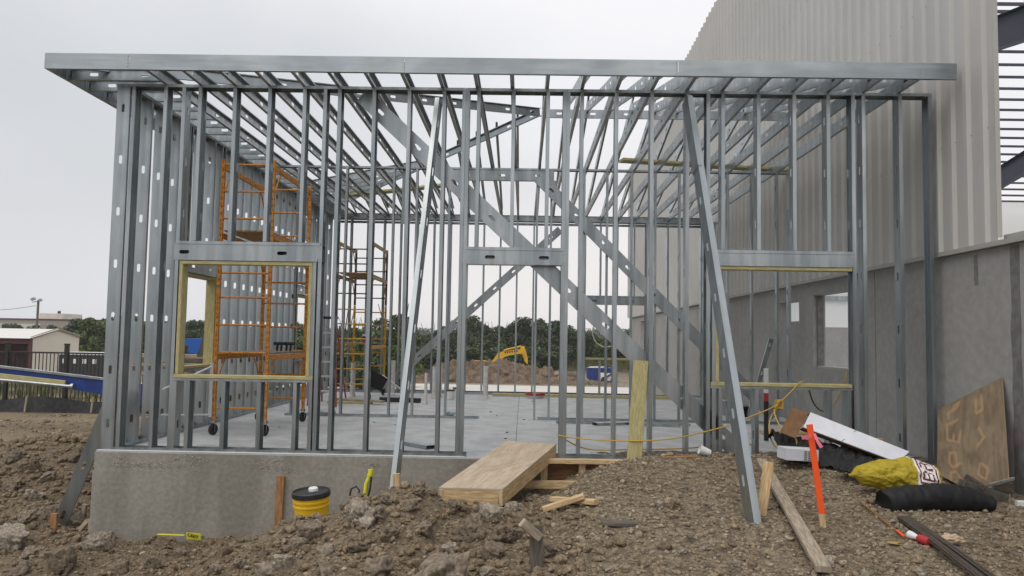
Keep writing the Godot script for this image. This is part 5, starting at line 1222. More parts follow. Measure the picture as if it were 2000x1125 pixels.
# ---------- stones ----------
func build_stones():
	var rocks = [ico_mesh(2, 201, 0.5, 0.7), ico_mesh(2, 202, 0.55, 0.6), ico_mesh(2, 203, 0.45, 0.8)]
	var big = [ico_mesh(4, 211, 0.6, 0.75), ico_mesh(4, 212, 0.7, 0.6), ico_mesh(4, 213, 0.55, 0.8)]
	# px, py, width in photo pixels, tone 0 dirt .. 1 limestone
	var list = [[878, 1070, 40, 0.9], [635, 1072, 36, 0.6], [553, 1094, 40, 0.8], [862, 1116, 130, 0.35], [706, 1000, 70, 0.7], [955, 1000, 50, 0.75], [916, 1030, 70, 0.15], [985, 1040, 62, 0.12], [1069, 1072, 42, 0.15], [950, 1120, 34, 0.5], [66, 966, 34, 0.5], [24, 890, 30, 0.4], [143, 1012, 36, 0.55], [192, 1058, 60, 0.6], [15, 1048, 60, 0.85], [1616, 1092, 26, 0.85], [1622, 1102, 22, 0.8], [690, 985, 40, 0.3], [740, 1000, 44, 0.2], [800, 985, 40, 0.25], [760, 1040, 40, 0.15], [830, 1030, 44, 0.2], [700, 1060, 46, 0.1], [610, 1040, 50, 0.2], [640, 1110, 44, 0.3], [740, 1100, 60, 0.2], [960, 1075, 54, 0.15], [1015, 1010, 44, 0.12], [1000, 990, 34, 0.6], [885, 985, 34, 0.15], [820, 960, 30, 0.12], [760, 975, 36, 0.3], [580, 1060, 34, 0.4], [520, 1110, 40, 0.5], [470, 1100, 30, 0.3], [420, 1112, 26, 0.3], [300, 1100, 34, 0.15], [230, 1110, 44, 0.1], [120, 1090, 60, 0.15], [60, 1080, 40, 0.3], [40, 1110, 34, 0.2], [350, 1080, 26, 0.3], [95, 930, 30, 0.2], [150, 890, 34, 0.1], [60, 910, 34, 0.1], [20, 950, 30, 0.15], [170, 930, 24, 0.3], [110, 1000, 40, 0.15], [50, 1010, 34, 0.2], [1160, 1050, 20, 0.7], [1290, 985, 22, 0.5], [1330, 1075, 22, 0.6], [1380, 1070, 18, 0.7], [1275, 1080, 18, 0.8], [1190, 1110, 22, 0.6], [1440, 1100, 18, 0.6], [1525, 1060, 16, 0.7], [1690, 1120, 20, 0.8], [1800, 1118, 22, 0.8], [1890, 1116, 16, 0.8], [1565, 960, 14, 0.7], [1760, 1030, 22, 0.8], [1850, 1030, 14, 0.85]]
	var i = 0
	for q in list:
		var g = pg(q[0], q[1] + q[2] * 0.25); var d = (g - CP).length(); var r = q[2] * 0.5 * d / 1550.0
		var c = Color(0.20, 0.155, 0.105).lerp(Color(0.46, 0.41, 0.34), q[3])
		var m: StandardMaterial3D = cache.get("rk%d" % int(q[3] * 6), null)
		if m == null:
			m = M.stone.duplicate(); m.vertex_color_use_as_albedo = false; m.albedo_color = c.linear_to_srgb(); cache["rk%d" % int(q[3] * 6)] = m
		var pale = q[3] > 0.45
		var where = "the dirt mound" if (q[0] > 480 and q[0] < 1090) else ("the gravel" if q[0] >= 1090 else "the left dirt bank")
		var big_word = "large " if q[2] >= 56 else ("fist sized " if q[2] >= 34 else "small ")
		var lab = big_word + ("pale limestone rock lying on " if pale else "brown clod of earth lying on ") + where
		var cat = "rock" if pale else "clod"
		var b = Basis.from_euler(Vector3(rng.randf() * 0.6, rng.randf() * 6.28, rng.randf() * 0.6)).scaled(Vector3(r, r, r))
		single(cat, lab, cat, big[i % 3], m, Transform3D(b, g + Vector3(0, r * 0.22, 0)), ("limestone rocks on " if pale else "clods of earth on ") + where); i += 1
	# loose stones and crumbs nobody could count
	var kinds = [["loose_stones", "countless small stones and crumbs of earth strewn over the ground", rocks, 48000, 0.0035, 0.022, 1], ["scattered_pebbles", "scattered larger pale pebbles lying among the gravel", rocks, 1300, 0.012, 0.042, 2], ["loose_clods", "broken clods of earth covering the mound and the left bank", rocks, 11000, 0.010, 0.055, 0]]
	for kd in kinds:
		for v in 3:
			var xf = []; var cols = []; var tries = 0; var want = kd[3] / 3
			while xf.size() < want and tries < want * 8:
				tries += 1
				var px = rng.randf_range(-250, 2250); var py = rng.randf_range(855, 1260)
				# scatter over the ground plane seen by the lens, thinned where it would pile up
				var dd = ray(px, py); var x; var z
				if rng.randf() < 0.1:
					x = rng.randf_range(-13.0, -5.0); z = rng.randf_range(-12.0, -2.5)
				elif kd[6] == 0 and rng.randf() < 0.3:
					x = rng.randf_range(-7.5, -4.9); z = rng.randf_range(-4.5, 1.6)
				elif rng.randf() < 0.5:
					x = rng.randf_range(-6.5, 4.7); z = rng.randf_range(-3.0 if rng.randf() < 0.3 else 0.05, 5.0)
				else:
					x = rng.randf_range(-3.5, 4.7); z = rng.randf_range(0.05, 4.2)
				if z < 0.06 and x > -4.9: continue
				var far = 2.2 if z < -2.5 else 1.0
				var rg = rough_at(x, z)
				if kd[6] == 0 and rng.randf() > smoothstep(0.3, 0.95, rg): continue
				var u = rng.randf(); var r = lerpf(kd[4], kd[5], u * u * u) * far
				var y = ground_h(x, z)
				xf.append(Transform3D(Basis.from_euler(Vector3(rng.randf() * 6, rng.randf() * 6, rng.randf() * 6)).scaled(Vector3(r, r * rng.randf_range(0.6, 1.0), r)), Vector3(x, y + r * 0.25, z)))
				var tone = rng.randf()
				var c
				if kd[6] == 0: c = soil_col(x, z) * rng.randf_range(0.85, 1.12)
				elif kd[6] == 1 and tone < 0.38 + 0.36 * rg: c = soil_col(x, z) * rng.randf_range(0.8, 1.3)
				else: c = Color(0.35, 0.285, 0.20).lerp(Color(0.60, 0.53, 0.42), rng.randf() * rng.randf())
				c.a = 1.0; cols.append(c)
			var mm = MultiMesh.new(); mm.transform_format = MultiMesh.TRANSFORM_3D; mm.use_colors = true; mm.mesh = kd[2][v] if kd[6] != 1 else cache["peb%d" % v]; mm.instance_count = xf.size()
			for k in xf.size(): 
				mm.set_instance_transform(k, xf[k]); mm.set_instance_color(k, cols[k])
			var o = MultiMeshInstance3D.new(); o.multimesh = mm; o.material_override = M.stone; o.name = numbered(kd[0]); add_child(o)
			metas(o, kd[1], ["clods", "stones", "pebbles"][kd[6]], "", "stuff")

# ---------- background ----------
func crown_mesh(seed_, rx, ry, n_cl, n_leaf, leaf, tone):
	var r = RandomNumberGenerator.new(); r.seed = seed_
	var vs = PackedVector3Array(); var ns = PackedVector3Array(); var cs = PackedColorArray()
	for c in n_cl:
		var d = Vector3(r.randfn(), r.randfn() * 0.9, r.randfn()).normalized() * pow(r.randf(), 0.45)
		var ce = Vector3(d.x * rx, ry * (1.0 + d.y * 0.95), d.z * rx); var cr = r.randf_range(0.26, 0.5) * rx * 0.75
		var ct = tone * r.randf_range(0.75, 1.25)
		for k in n_leaf:
			var o = Vector3(r.randfn(), r.randfn(), r.randfn()).normalized() * cr * pow(r.randf(), 0.35); o.y *= 0.75
			var p = ce + o; var b = Basis.from_euler(Vector3(r.randf() * 6.28, r.randf() * 6.28, r.randf() * 6.28)); var l = leaf * r.randf_range(0.6, 1.3)
			var q = [p + b.x * l, p + b.y * l * 0.5, p - b.x * l, p - b.y * l * 0.5]
			var cc = ct * r.randf_range(0.8, 1.25); cc.a = 1.0
			for j in [0, 1, 2, 0, 2, 3]: 
				vs.append(q[j]); ns.append(-b.z); cs.append(cc)
	var ar = []; ar.resize(Mesh.ARRAY_MAX); ar[Mesh.ARRAY_VERTEX] = vs; ar[Mesh.ARRAY_NORMAL] = ns; ar[Mesh.ARRAY_COLOR] = cs
	var m = ArrayMesh.new(); m.add_surface_from_arrays(Mesh.PRIMITIVE_TRIANGLES, ar); return m
func site_y(x, z): return ground_h(x, z)
func build_background():
	# road slab
	var dr = st_new()
	var rows = []
	for zz in [-38.0, -44.0, -50.0, -56.0, -62.0]:
		var row = []
		for i in 25: 
			var x = -26.0 + i * 2.6; row.append(Vector3(x, base_h(x, zz) + 0.16, zz))
		rows.append(row)
	for j in 4:
		for i in 24: quad(dr, rows[j][i], rows[j][i + 1], rows[j + 1][i + 1], rows[j + 1][i])
	struct("concrete_drive", dr.commit(), M.drive)
	# dirt pile behind the drive
	var ps = st_new(); ps.set_smooth_group(0); var zc = -88.0; var nx = 150; var nz = 60
	var crest = func(x): return lut(x, [-16.0, -13.0, -10.0, -7.5, -4.0, 1.0, 4.0, 6.0, 8.5, 10.5], [0.0, 1.0, 2.1, 2.7, 2.75, 2.3, 1.9, 1.2, 0.5, 0.0])
	var ph = func(i, j):
		var x = -17.0 + 32.0 * i / nx; var z = zc + 8.0 - 16.0 * j / nz
		var e = 1.0 - pow(absf(z - zc) / 8.0, 1.3)
		var y = base_h(x, z) - 0.2 + crest.call(x) * maxf(0.0, e) * (1.0 + 0.28 * n4.get_noise_2d(x * 2.2, z * 2.2)) + (0.6 * n1.get_noise_2d(x * 0.35, z * 0.35) + 0.5 * n1.get_noise_2d(x * 0.9, z * 0.9)) * clampf(e * 3.0, 0.0, 1.0)
		return Vector3(x, y, z)
	for j in nz:
		for i in nx:
			for q in [[0, 0], [1, 0], [1, 1], [0, 0], [1, 1], [0, 1]]:
				var p = ph.call(i + q[0], j + q[1])
				ps.set_color(Color(0.19, 0.125, 0.075).lerp(Color(0.33, 0.235, 0.155), clampf(0.5 + 1.6 * n1.get_noise_2d(p.x * 0.5, p.z * 0.5), 0, 1))); ps.add_vertex(p)
	ps.generate_normals()
	var pm = M.soil.duplicate(); pm.uv1_scale = Vector3(0.15, 0.15, 0.15)
	single("dirt_pile", "large heap of brown excavated earth in front of the far trees", "dirt pile", ps.commit(), pm)
	var rr = [ico_mesh(2, 301, 0.5, 0.7), ico_mesh(2, 302, 0.6, 0.8)]
	for i in 14:
		var x = rng.randf_range(-14, 12); var z = zc + rng.randf_range(3.0, 7.2); var e = 1.0 - pow(absf(z - zc) / 8.0, 1.3); var r = rng.randf_range(0.25, 0.6)
		single("pile_boulder", "boulder tumbled on the far heap of excavated earth", "rock", rr[i % 2], cache["rk%d" % [0, 1, 3][i % 3]], Transform3D(Basis.from_euler(Vector3(0, i, 0)).scaled(Vector3(r, r, r)), Vector3(x, base_h(x, z) + crest.call(x) * e, z)), "boulders on the far dirt pile")
	# excavator reaching over the pile
	var ez = -95.0; var S = (CP.z - ez) / 1550.0
	var ex = thing("excavator", "yellow excavator with raised boom behind the dirt pile", "excavator", Vector3(-5.5, -4.4, ez))
	var o0 = pz(950, 705, ez)
	var P2 = func(a): 
		var l = PackedVector2Array()
		for i in range(0, a.size(), 2): 
			var v = pz(a[i], a[i + 1], ez); l.append(Vector2(v.x, v.y))
		return l
	put(ex, "boom", extrude_mesh(P2.call([938, 712, 962, 704, 972, 690, 985, 685, 1018, 682, 1022, 690, 990, 695, 975, 704, 962, 716, 940, 722]), 0.55), M.machine, Transform3D(Basis.IDENTITY, Vector3(0, 0, ez)))
	put(ex, "stick", extrude_mesh(P2.call([1017, 676, 1024, 676, 1031, 700, 1031, 712, 1026, 708, 1016, 684]), 0.45), M.machine, Transform3D(Basis.IDENTITY, Vector3(0, 0, ez - 0.7)))
	tube(ex, "cylinder", [pz(984, 684, ez + 0.1), pz(1018, 676, ez + 0.1)], 0.1, M.machine)
	for k in 6: box(ex, "boom_letter", pz(987 + k * 4.5, 688.5 - k * 0.55, ez + 0.01), Vector3(0.17, 0.22, 0.02), M.ink, Basis(Vector3(0, 0, 1), 0.12))
	box(ex, "cab", Vector3(-5.8, -2.7, ez - 1.0), Vector3(2.0, 2.2, 2.2), M.machine)
	box(ex, "counterweight", Vector3(-7.6, -2.9, ez - 1.0), Vector3(1.8, 1.6, 2.6), M.dark)
	for sg in [-1.2, 1.2]: box(ex, "crawler", Vector3(-6.4, -4.0, ez - 1.0 + sg), Vector3(4.2, 0.9, 0.6), M.dark)
	# dumpster and loader on the right
	var dz = -93.0; var yb = base_h(8.0, dz)
	var d0 = pz(1148, 722, dz); var d1 = pz(1182, 750, dz)
	var du = thing("dumpster", "dark blue steel dumpster beyond the concrete drive", "dumpster", Vector3((d0.x + d1.x) / 2, yb, dz))
	box(du, "bin", Vector3((d0.x + d1.x) / 2 + 0.3, yb + 0.95, dz), Vector3(3.0, 1.75, 2.2), M.blue)
	for k in 5: box(du, "rib", Vector3(d0.x + 0.15 + k * 0.62, yb + 0.95, dz + 1.13), Vector3(0.1, 1.7, 0.08), M.blue)
	box(du, "top_rim", Vector3((d0.x + d1.x) / 2 + 0.3, yb + 1.87, dz), Vector3(3.1, 0.1, 2.3), M.blue)
	put(du, "load", ico_mesh(3, 305, 0.9, 0.3), mat(lin(0.5, 0.5, 0.48), 0.9), Transform3D(Basis.IDENTITY.scaled(Vector3(1.2, 0.5, 0.9)), Vector3((d0.x + d1.x) / 2, yb + 1.9, dz)))
	var s0 = pz(1191, 748, dz + 3.0)
	var sk = thing("skid_loader", "small white skid loader with black cab parked beside the blue dumpster", "loader", Vector3(s0.x, yb, dz + 3.0))
	var sy = s0.y
	box(sk, "body", Vector3(s0.x - 0.3, sy + 0.75, dz + 3.0), Vector3(2.0, 0.9, 1.4), M.white, Basis.IDENTITY, 0.15)
	for dx in [-0.4, 0.5]: for sg in [-0.6, 0.6]: box(sk, "cab_pillar", Vector3(s0.x + dx, sy + 1.55, dz + 3.0 + sg), Vector3(0.12, 1.1, 0.12), M.dark)
	box(sk, "cab_roof", Vector3(s0.x + 0.05, sy + 2.12, dz + 3.0), Vector3(1.1, 0.1, 1.35), M.dark)
	board(sk, "lift_arm", Vector3(s0.x - 1.0, sy + 0.4, dz + 3.8), Vector3(s0.x + 0.9, sy + 1.7, dz + 3.8), Vector3.UP, 0.2, 0.12, M.dark)
	for dx in [-0.8, 0.4]: put(sk, "wheel", lathe_mesh([Vector2(0, -0.12), Vector2(0.35, -0.12), Vector2(0.4, 0), Vector2(0.35, 0.12), Vector2(0, 0.12)], 16), M.rubber, Transform3D(Basis(Vector3(0, 1, 0), Vector3(0, 0, 1), Vector3(1, 0, 0)), Vector3(s0.x + dx, sy + 0.4, dz + 3.8)))
	# dry grass fringe
	var mm = MultiMesh.new(); mm.transform_format = MultiMesh.TRANSFORM_3D; mm.use_colors = true
	var gs = st_new()
	for k in 7:
		var a = k * 0.9; var d = Vector3(cos(a), 0, sin(a)) * 0.12; var w = Vector3(-sin(a), 0, cos(a)) * 0.035
		for v in [d * 0.3 - w, d * 0.3 + w, d * 2.4 + Vector3(0, 1.0, 0)]: 
			gs.set_normal(Vector3.UP); gs.add_vertex(v)
	mm.mesh = gs.commit(); mm.instance_count = 5200
	for i in 5200:
		var x = rng.randf_range(-40, 25); var z = rng.randf_range(-117, -104); var sc = rng.randf_range(0.5, 1.6)
		if i > 3600: 
			x = rng.randf_range(-30, -4.0); z = rng.randf_range(-36, -14); sc = rng.randf_range(0.15, 0.5)
		mm.set_instance_transform(i, Transform3D(Basis(Vector3.UP, rng.randf() * 6.28).scaled(Vector3(sc, sc, sc)), Vector3(x, base_h(x, z), z)))
		mm.set_instance_color(i, Color(0.16, 0.15, 0.05).lerp(Color(0.09, 0.13, 0.03), rng.randf()))
	var go = MultiMeshInstance3D.new(); go.multimesh = mm; go.material_override = M.grass; go.name = "grass"; add_child(go); metas(go, "tall dry grass growing along the foot of the far trees", "grass", "", "stuff")
	# trees
	var tones = [Color(0.065, 0.10, 0.036), Color(0.05, 0.082, 0.034), Color(0.09, 0.135, 0.038)]
	var cr = []
	for v in 3: cr.append(crown_mesh(400 + v, 3.3, 4.2, 80, 240, 0.215, tones[v]))
	var small = [crown_mesh(410, 1.6, 2.2, 46, 150, 0.15, tones[2]), crown_mesh(411, 2.0, 1.7, 46, 150, 0.17, tones[0])]
	# photo x of the trunk, photo y of the crown top, depth, kind
	var trees = [[800, 640, -112, 1], [838, 648, -118, 0], [868, 634, -112, 1], [905, 622, -108, 0], [925, 613, -112, 1], [965, 630, -110, 0], [1000, 624, -113, 1], [1035, 620, -110, 1], [1065, 622, -113, 0], [1092, 626, -110, 1], [1120, 638, -112, 0], [1150, 646, -114, 2], [1178, 650, -112, 2], [1212, 648, -115, 2], [1245, 640, -112, 0], [1290, 630, -116, 0], [640, 640, -100, 0], [665, 630, -96, 1], [700, 628, -92, 2], [770, 612, -88, 0], [600, 622, -96, 2], [575, 632, -104, 0], [395, 622, -100, 1], [368, 620, -104, 0], [420, 636, -98, 2], [470, 630, -106, 1], [530, 630, -104, 0], [200, 612, -84, 2], [178, 622, -90, 1], [150, 634, -96, 0], [225, 615, -88, 1], [255, 618, -92, 2], [300, 625, -100, 1], [340, 630, -104, 0], [125, 633, -104, 0], [30, 630, -118, 2], [55, 634, -120, 0], [5, 631, -120, 1], [-40, 630, -118, 2]]
	var names = ["tall mid green tree in the row beyond the building site", "dark green dense tree in the row beyond the building site", "yellow green leafy tree in the row beyond the building site"]
	for q in trees:
		var top = pz(q[0], q[1], float(q[2])); var gy = base_h(top.x, q[2]) - 0.3; var hh = top.y - gy
		var k = hh / 8.6 * rng.randf_range(0.96, 1.08); var wx = k * rng.randf_range(0.85, 1.3)
		tree(Vector3(top.x, gy, q[2]), cr[q[3]], k, wx, names[q[3]], "trees beyond the site", rng.randf() * 6.28)
	# low shrub belt filling between trunks
	for q in [[705, 668, -40.0, 0, "leafy young tree with light crown close behind the back wall"], [780, 620, -46.0, 0, "slender young tree seen beside the far scaffold"], [665, 655, -44.0, 1, "low bushy shrub behind the back wall near the ladder"], [735, 690, -38.0, 1, "low shrub under the young trees behind the back wall"]]:
		var top = pz(q[0], q[1], q[2]); var gy = base_h(top.x, q[2]) - 0.1; var k = (top.y - gy) / (4.4 if q[3] == 0 else 3.4)
		tree(Vector3(top.x, gy, q[2]), small[q[3]], k, k * (0.9 if q[3] == 0 else 1.2), q[4], "", 1.0)
	for i in 17:
		var x = -34.0 + i * 2.3; var z = -106.0 + rng.randf_range(-3, 2); var k = rng.randf_range(0.9, 1.5)
		tree(Vector3(x, base_h(x, z) - 0.6, z), small[1], k, k * 1.4, "low dark shrub growing under the far tree row", "shrubs under the far trees", i * 1.3)
	# hazy far tree line
	var fl = crown_mesh(430, 14.0, 6.0, 120, 90, 0.9, Color(0.06, 0.085, 0.05))
	for i in 9:
		var z = -420.0; var p = pz(560 + i * 95, 650, z)
		single("distant_trees", "blue green wooded ridge on the far horizon", "woods", fl, M.leaf, Transform3D(Basis(Vector3.UP, i * 1.1).scaled(Vector3(1.3, 1.0, 1.3)), Vector3(p.x, p.y - 11.0, z)), "woods on the far horizon")
	build_left_background()
func tree(at, crown, k, wx, label, group, turn):
	var t = thing("tree", label, "tree", at, group)
	var H = k * 4.0
	var tr = put(t, "trunk", tube_mesh([at + Vector3(0, -0.2, 0), at + Vector3(0.05 * k, H * 0.45, 0.05 * k), at + Vector3(-0.05 * k, H, 0)], 0.16 * k, 7, 0.07 * k), M.bark)
	for i in 3:
		var a = turn + i * 2.1; put(tr, "limb", tube_mesh([at + Vector3(0, H * 0.5, 0), at + Vector3(cos(a) * k * 0.8, H * 0.9, sin(a) * k * 0.8), at + Vector3(cos(a) * k * 1.3, H * 1.3, sin(a) * k * 1.3)], 0.07 * k, 5, 0.02 * k), M.bark)
	put(t, "crown", crown, M.leaf, Transform3D(Basis(Vector3.UP, turn).scaled(Vector3(wx, k, wx)), at))
func build_left_background():
	# picket fence
	var fz = -13.0
	var y0 = -0.74; var y1 = 0.80
	var fx0 = pz(-170, 700, fz).x; var fx1 = -7.2
	var f = thing("picket_fence", "black metal picket fence with square posts along the edge of the site", "fence", Vector3((fx0 + fx1) / 2, -0.85, fz))
	var pm = board_mesh(1.52, 0.02, 0.02, 0.002)
	var x = fx0
	while x < fx1:
		put(f, "picket", pm, M.fence, Transform3D(Basis.IDENTITY, Vector3(x, y0 - 0.02, fz))); x += 0.105
	for px in [-100, 14, 130, 246, 362]:
		var p = pz(px, 700, fz); var po = box(f, "post", Vector3(p.x, 0.02, fz), Vector3(0.1, 1.9, 0.1), M.fence); box(po, "post_cap", Vector3(p.x, 0.985, fz), Vector3(0.12, 0.03, 0.12), M.fence)
	for y in [y1 - 0.06, y0 + 0.12]: board(f, "rail", Vector3(fx0, y, fz), Vector3(fx1, y, fz), Vector3.UP, 0.045, 0.04, M.fence)
	cloth("silt_fence", "black fabric silt fence sagging along the foot of the picket fence", "fence", func(u, v):
		var p = Vector3(lerpf(fx0, fx1, u), 0, fz + 0.55)
		return Vector3(p.x, base_h(p.x, p.z) - 0.05 + v * (0.36 + 0.08 * sin(u * 19.0)), p.z + 0.06 * sin(u * 31.0) * v), 60, 4, M.silt)
	for px in [45, 175]: 
		var p = pz(px, 800, fz + 0.7)
		lumber("silt_stake", "short wooden stake holding up the black silt fence", "stake", Vector3(p.x, -0.85, fz + 0.63), Vector3(p.x + 0.03, -0.42, fz + 0.61), Vector3(1, 0, 0), 0.05, 0.03, M.grey_wood, "stakes of the silt fence")
	# blue conveyor boom
	var cz = -8.0
	var c = thing("conveyor_boom", "long blue conveyor boom with silver top edge resting over the fence line", "conveyor", pz(150, 770, cz))
	var P2 = func(a): 
		var l = PackedVector2Array()
		for i in range(0, a.size(), 2): 
			var v = pz(a[i], a[i + 1], cz); l.append(Vector2(v.x, v.y))
		return l
	put(c, "beam", extrude_mesh(P2.call([-160, 703, 0, 718, 203, 743, 268, 751, 268, 792, 203, 772, 130, 758, 0, 738, -160, 720]), 0.3), M.blue, Transform3D(Basis.IDENTITY, Vector3(0, 0, cz)))
	board(c, "top_edge", pz(-160, 697, cz + 0.02), pz(268, 748, cz + 0.02), Vector3.UP, 0.055, 0.05, M.galv)
	board(c, "timber", pz(-160, 716, cz + 0.1), pz(128, 748, cz + 0.1), Vector3.UP, 0.10, 0.06, M.treated)
	tube(c, "roller_tube", [pz(-160, 727, cz + 0.16), pz(140, 755, cz + 0.16)], 0.036, M.galv, 12)
	put(c, "roller_end", lathe_mesh([Vector2(0, 0.03), Vector2(0.07, 0.03), Vector2(0.07, -0.03), Vector2(0, -0.03)], 16), M.galv, Transform3D(Basis(Vector3(0, 1, 0), Vector3(1, 0, 0), Vector3(0, 0, -1)), pz(142, 755, cz + 0.16)))
	for px in [-140, 262]:
		var q = pz(px, 760, cz - 0.1); box(c, "support_leg", Vector3(q.x, (q.y - 0.9) / 2, cz - 0.15), Vector3(0.08, q.y + 0.9, 0.08), M.blue)
	# blue canopy
	var nz = -16.0
	var a0 = pz(352, 661, nz); var a1 = pz(432, 662, nz)
	var cn = thing("blue_canopy", "bright blue canopy on dark posts seen through the side window opening", "canopy", Vector3((a0.x + a1.x) / 2, -0.95, nz))
	var w = a1.x - a0.x
	put(cn, "canopy_roof", extrude_mesh(PackedVector2Array([Vector2(-w / 2 - 0.1, -0.42), Vector2(-w / 2, 0.05), Vector2(w / 2, 0.05), Vector2(w / 2 + 0.1, -0.42)]), 1.6), M.tarp, Transform3D(Basis.IDENTITY, Vector3((a0.x + a1.x) / 2, a0.y - 0.05, nz)))
	for sg in [-1, 1]: box(cn, "post", Vector3((a0.x + a1.x) / 2 + sg * w * 0.46, (a0.y - 0.4 - 0.95) / 2, nz - 0.3), Vector3(0.07, a0.y - 0.4 + 0.95, 0.07), M.dark)
	box(cn, "engine_box", Vector3((a0.x + a1.x) / 2, -0.2, nz - 0.8), Vector3(w * 0.9, 1.4, 1.2), M.dark)
	# stacked lumber on the bank outside the side window
	var lp = thing("lumber_stack", "stack of weathered boards outside the side window opening", "lumber", Vector3(-5.9, -0.75, -4.9))
	for i in 5: board(lp, "board", Vector3(-7.2, 0.64 + i * 0.075, -4.95 - 0.02 * i), Vector3(-4.98, 0.64 + i * 0.075, -4.85), Vector3.UP, 0.07, 0.3, M.grey_wood if i % 2 == 0 else M.old_wood)
	for q in [-6.9, -5.2]: box(lp, "trestle", Vector3(q, -0.1, -4.9), Vector3(0.1, 1.38, 0.25), M.old_wood)
	var ls = thing("leaning_sheet", "narrow grey steel sheet leaning outside the side window by the lumber", "sheet", Vector3(-5.2, -0.7, -4.4))
	slab4(ls, "sheet", [pz(384, 697, -4.4), pz(412, 606, -4.1), pz(416, 640, -4.1), pz(409, 697, -4.4)], 0.004, M.galv)
	# cream shed
	var sz = -61.0
	var L0 = pz(60, 660, sz); var PK = pz(112, 643, sz - 2.2); var R0 = pz(155, 657, sz - 4.2)
	var gy = base_h(L0.x, sz) - 0.3
	var sh = thing("metal_shed", "cream metal shed with white gable roof and open dark red bay", "shed", Vector3(L0.x, gy, sz))
	var ss = st_new()
	quad(ss, Vector3(L0.x, gy, L0.z), Vector3(L0.x, L0.y, L0.z), Vector3(R0.x, R0.y, R0.z), Vector3(R0.x, gy, R0.z)); 
	var gn = Vector3(0.7, 0, 0.7)
	tri(ss, L0, PK, R0, gn)
	put(sh, "gable_wall", ss.commit(), M.cream)
	var bk = Vector3(-16.0, 0, -1.5)
	var rs = st_new()
	var ov = Vector3(0.25, 0, 0.12)
	quad(rs, L0 + ov + Vector3(-0.1, -0.05, 0.3), PK + ov, PK + bk, L0 + bk + Vector3(0, -0.05, 0.3))
	quad(rs, PK + ov, R0 + ov + Vector3(0.1, -0.05, -0.3), R0 + bk, PK + bk)
	put(sh, "roof", rs.commit(), M.white_roof)
	board(sh, "rake_trim", L0 + Vector3(0.06, 0.0, 0.06), PK + Vector3(0.06, 0.0, 0.06), Vector3.UP, 0.22, 0.1, M.beige)
	board(sh, "rake_trim", PK + Vector3(0.06, 0.0, 0.06), R0 + Vector3(0.06, 0.0, 0.06), Vector3.UP, 0.22, 0.1, M.beige)
	board(sh, "eave_beam", L0 + Vector3(-0.05, -0.3, 0.05), L0 + bk + Vector3(0, -0.3, 0), Vector3.UP, 0.5, 0.15, M.maroon)
	for k in 5: 
		var q = L0.lerp(L0 + bk, k / 4.0); box(sh, "post", Vector3(q.x, (q.y + gy) / 2, q.z), Vector3(0.25, q.y - gy, 0.25), M.maroon)
	var s2 = st_new(); var dz2 = Vector3(0, 0, -4.0)
	quad(s2, Vector3(L0.x - 0.1, gy, L0.z - 4.0), Vector3(L0.x - 0.1, L0.y, L0.z - 4.0), Vector3(L0.x - 16, L0.y, L0.z - 5.5), Vector3(L0.x - 16, gy, L0.z - 5.5))
	put(sh, "bay_wall", s2.commit(), M.maroon)
	# white trailer
	var tz = -44.0; var t0 = pz(132, 688, tz); var t1 = pz(215, 690, tz); var ty = base_h(t0.x, tz)
	var tr = thing("trailer", "low white topped trailer parked behind the picket fence", "trailer", Vector3((t0.x + t1.x) / 2, ty, tz))
	box(tr, "roof_cap", Vector3((t0.x + t1.x) / 2, t0.y - 0.05, tz), Vector3(t1.x - t0.x, 0.14, 2.2), M.white)
	box(tr, "body", Vector3((t0.x + t1.x) / 2, (t0.y - 0.12 + ty + 0.5) / 2, tz), Vector3(t1.x - t0.x - 0.1, t0.y - 0.12 - ty - 0.5, 2.1), M.silt)
	for k in 4: box(tr, "window", Vector3(lerpf(t0.x, t1.x, 0.15 + k * 0.23), t0.y - 0.55, tz + 1.06), Vector3(0.25, 0.3, 0.03), M.white)
	for k in 3: put(tr, "wheel", lathe_mesh([Vector2(0, -0.1), Vector2(0.33, -0.1), Vector2(0.33, 0.1), Vector2(0, 0.1)], 14), M.rubber, Transform3D(Basis(Vector3(0, 1, 0), Vector3(0, 0, 1), Vector3(1, 0, 0)), Vector3(lerpf(t0.x, t1.x, 0.2 + k * 0.3), ty + 0.34, tz + 0.9)))
	# utility pole
	var uz = -110.0; var u0 = pz(75, 586, uz); var ug = base_h(u0.x, uz)
	var up = thing("utility_pole", "brown utility pole with floodlights above the cream shed", "pole", Vector3(u0.x, ug, uz))
	tube(up, "shaft", [Vector3(u0.x, ug, uz), u0], 0.17, M.old_wood, 10)
	board(up, "cross_arm", pz(63, 590, uz), pz(80, 588, uz), Vector3.UP, 0.12, 0.12, M.galv)
	for q in [[65, 584, 0.6], [79, 586, 0.4]]: box(up, "floodlight", pz(q[0], q[1], uz), Vector3(q[2], 0.35, 0.4), M.galv, Basis(Vector3(0, 0, 1), 0.3))
	tube(up, "wire", [pz(70, 597, uz), pz(30, 603, uz), pz(-60, 610, uz)], 0.035, M.dark, 5)
	# long beige building
	var bz = -165.0; var b0 = pz(-120, 621, bz); var b1 = pz(228, 623, bz); var by = -6.0
	var lb = thing("long_building", "long low beige flat roofed building behind the trees and shed", "building", Vector3((b0.x + b1.x) / 2, by, bz))
	box(lb, "wall", Vector3((b0.x + b1.x) / 2, (b0.y + by) / 2, bz - 8), Vector3(b1.x - b0.x, b0.y - by, 16.0), M.beige)
	box(lb, "parapet", Vector3((b0.x + b1.x) / 2, b0.y + 0.1, bz - 8), Vector3(b1.x - b0.x + 0.4, 0.22, 16.4), M.maroon)
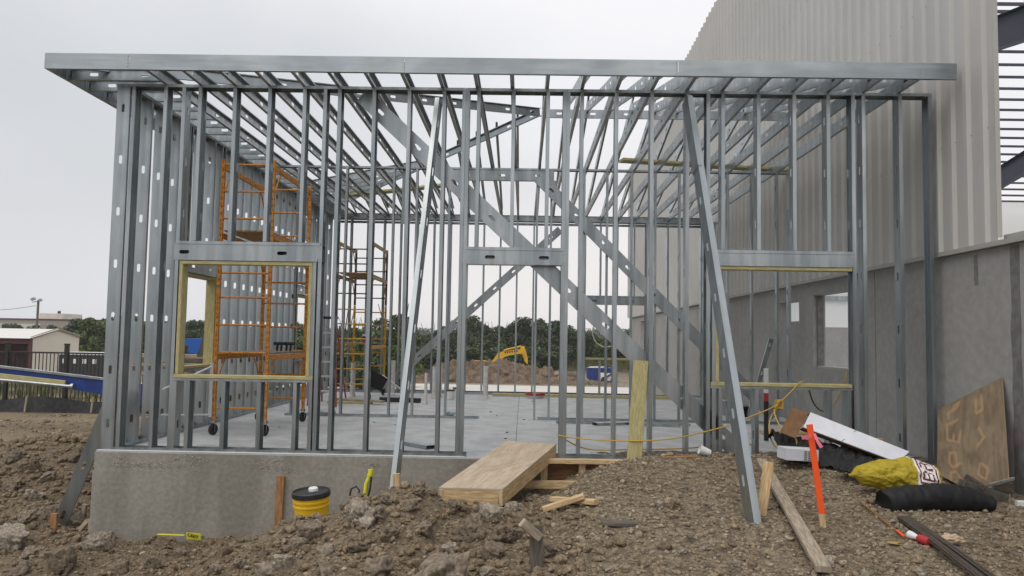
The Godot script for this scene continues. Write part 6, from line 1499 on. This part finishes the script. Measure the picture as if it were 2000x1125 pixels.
	var e0 = pz(66, 613, bz); var e1 = pz(112, 613, bz)
	box(lb, "penthouse", Vector3((e0.x + e1.x) / 2, e0.y - 0.6, bz - 6), Vector3(e1.x - e0.x, 1.6, 8.0), M.cream)
	box(lb, "roof_vent", Vector3(pz(90, 609, bz).x, e0.y + 0.5, bz - 5), Vector3(0.5, 0.7, 0.5), M.dark)
	for k in 3: box(lb, "bay_wall", Vector3(lerpf(b0.x, b1.x, 0.30 + k * 0.11), (b0.y + by) / 2 - 0.3, bz + 0.1), Vector3(4.5, b0.y - by - 1.4, 0.3), M.cream)

func _ready():
	rng.seed = 20240
	n1.seed = 3; n1.frequency = 1.1; n1.fractal_octaves = 3
	n2.seed = 9; n2.noise_type = FastNoiseLite.TYPE_CELLULAR; n2.frequency = 4.2; n2.cellular_return_type = FastNoiseLite.RETURN_DISTANCE; n2.fractal_octaves = 2; n2.cellular_jitter = 1.0
	n3.seed = 12; n3.frequency = 5.0; n3.fractal_octaves = 3
	n4.seed = 15; n4.frequency = 0.12; n4.fractal_octaves = 4
	build_camera_and_light()
	build_materials()
	M.galv_fascia = M.galv.duplicate(); M.galv_fascia.uv1_scale = Vector3(0.1, 0.9, 0.9); M.galv_fascia.roughness = 0.45
	cache.pebble = ico_mesh(1, 101, 0.4, 0.8); cache.rock2 = ico_mesh(2, 102, 0.5, 0.7)
	for v in 3: cache["peb%d" % v] = ico_mesh(1, 110 + v, 0.5, 0.75)
	cache.screw = lathe_mesh([Vector2(0.0055, 0.0), Vector2(0.0055, 0.003), Vector2(0.003, 0.005), Vector2(0, 0.005)], 8)
	print("materials ", Time.get_ticks_msec())
	build_ground(); print("ground ", Time.get_ticks_msec())
	build_slab(); build_front_wall(); build_left_wall(); build_back_wall(); build_partition(); build_roof(); build_warehouse()
	print("structure ", Time.get_ticks_msec())
	build_braces(); build_interior(); build_foreground(); print("objects ", Time.get_ticks_msec())
	build_stones(); print("stones ", Time.get_ticks_msec())
	build_background(); print("background ", Time.get_ticks_msec())
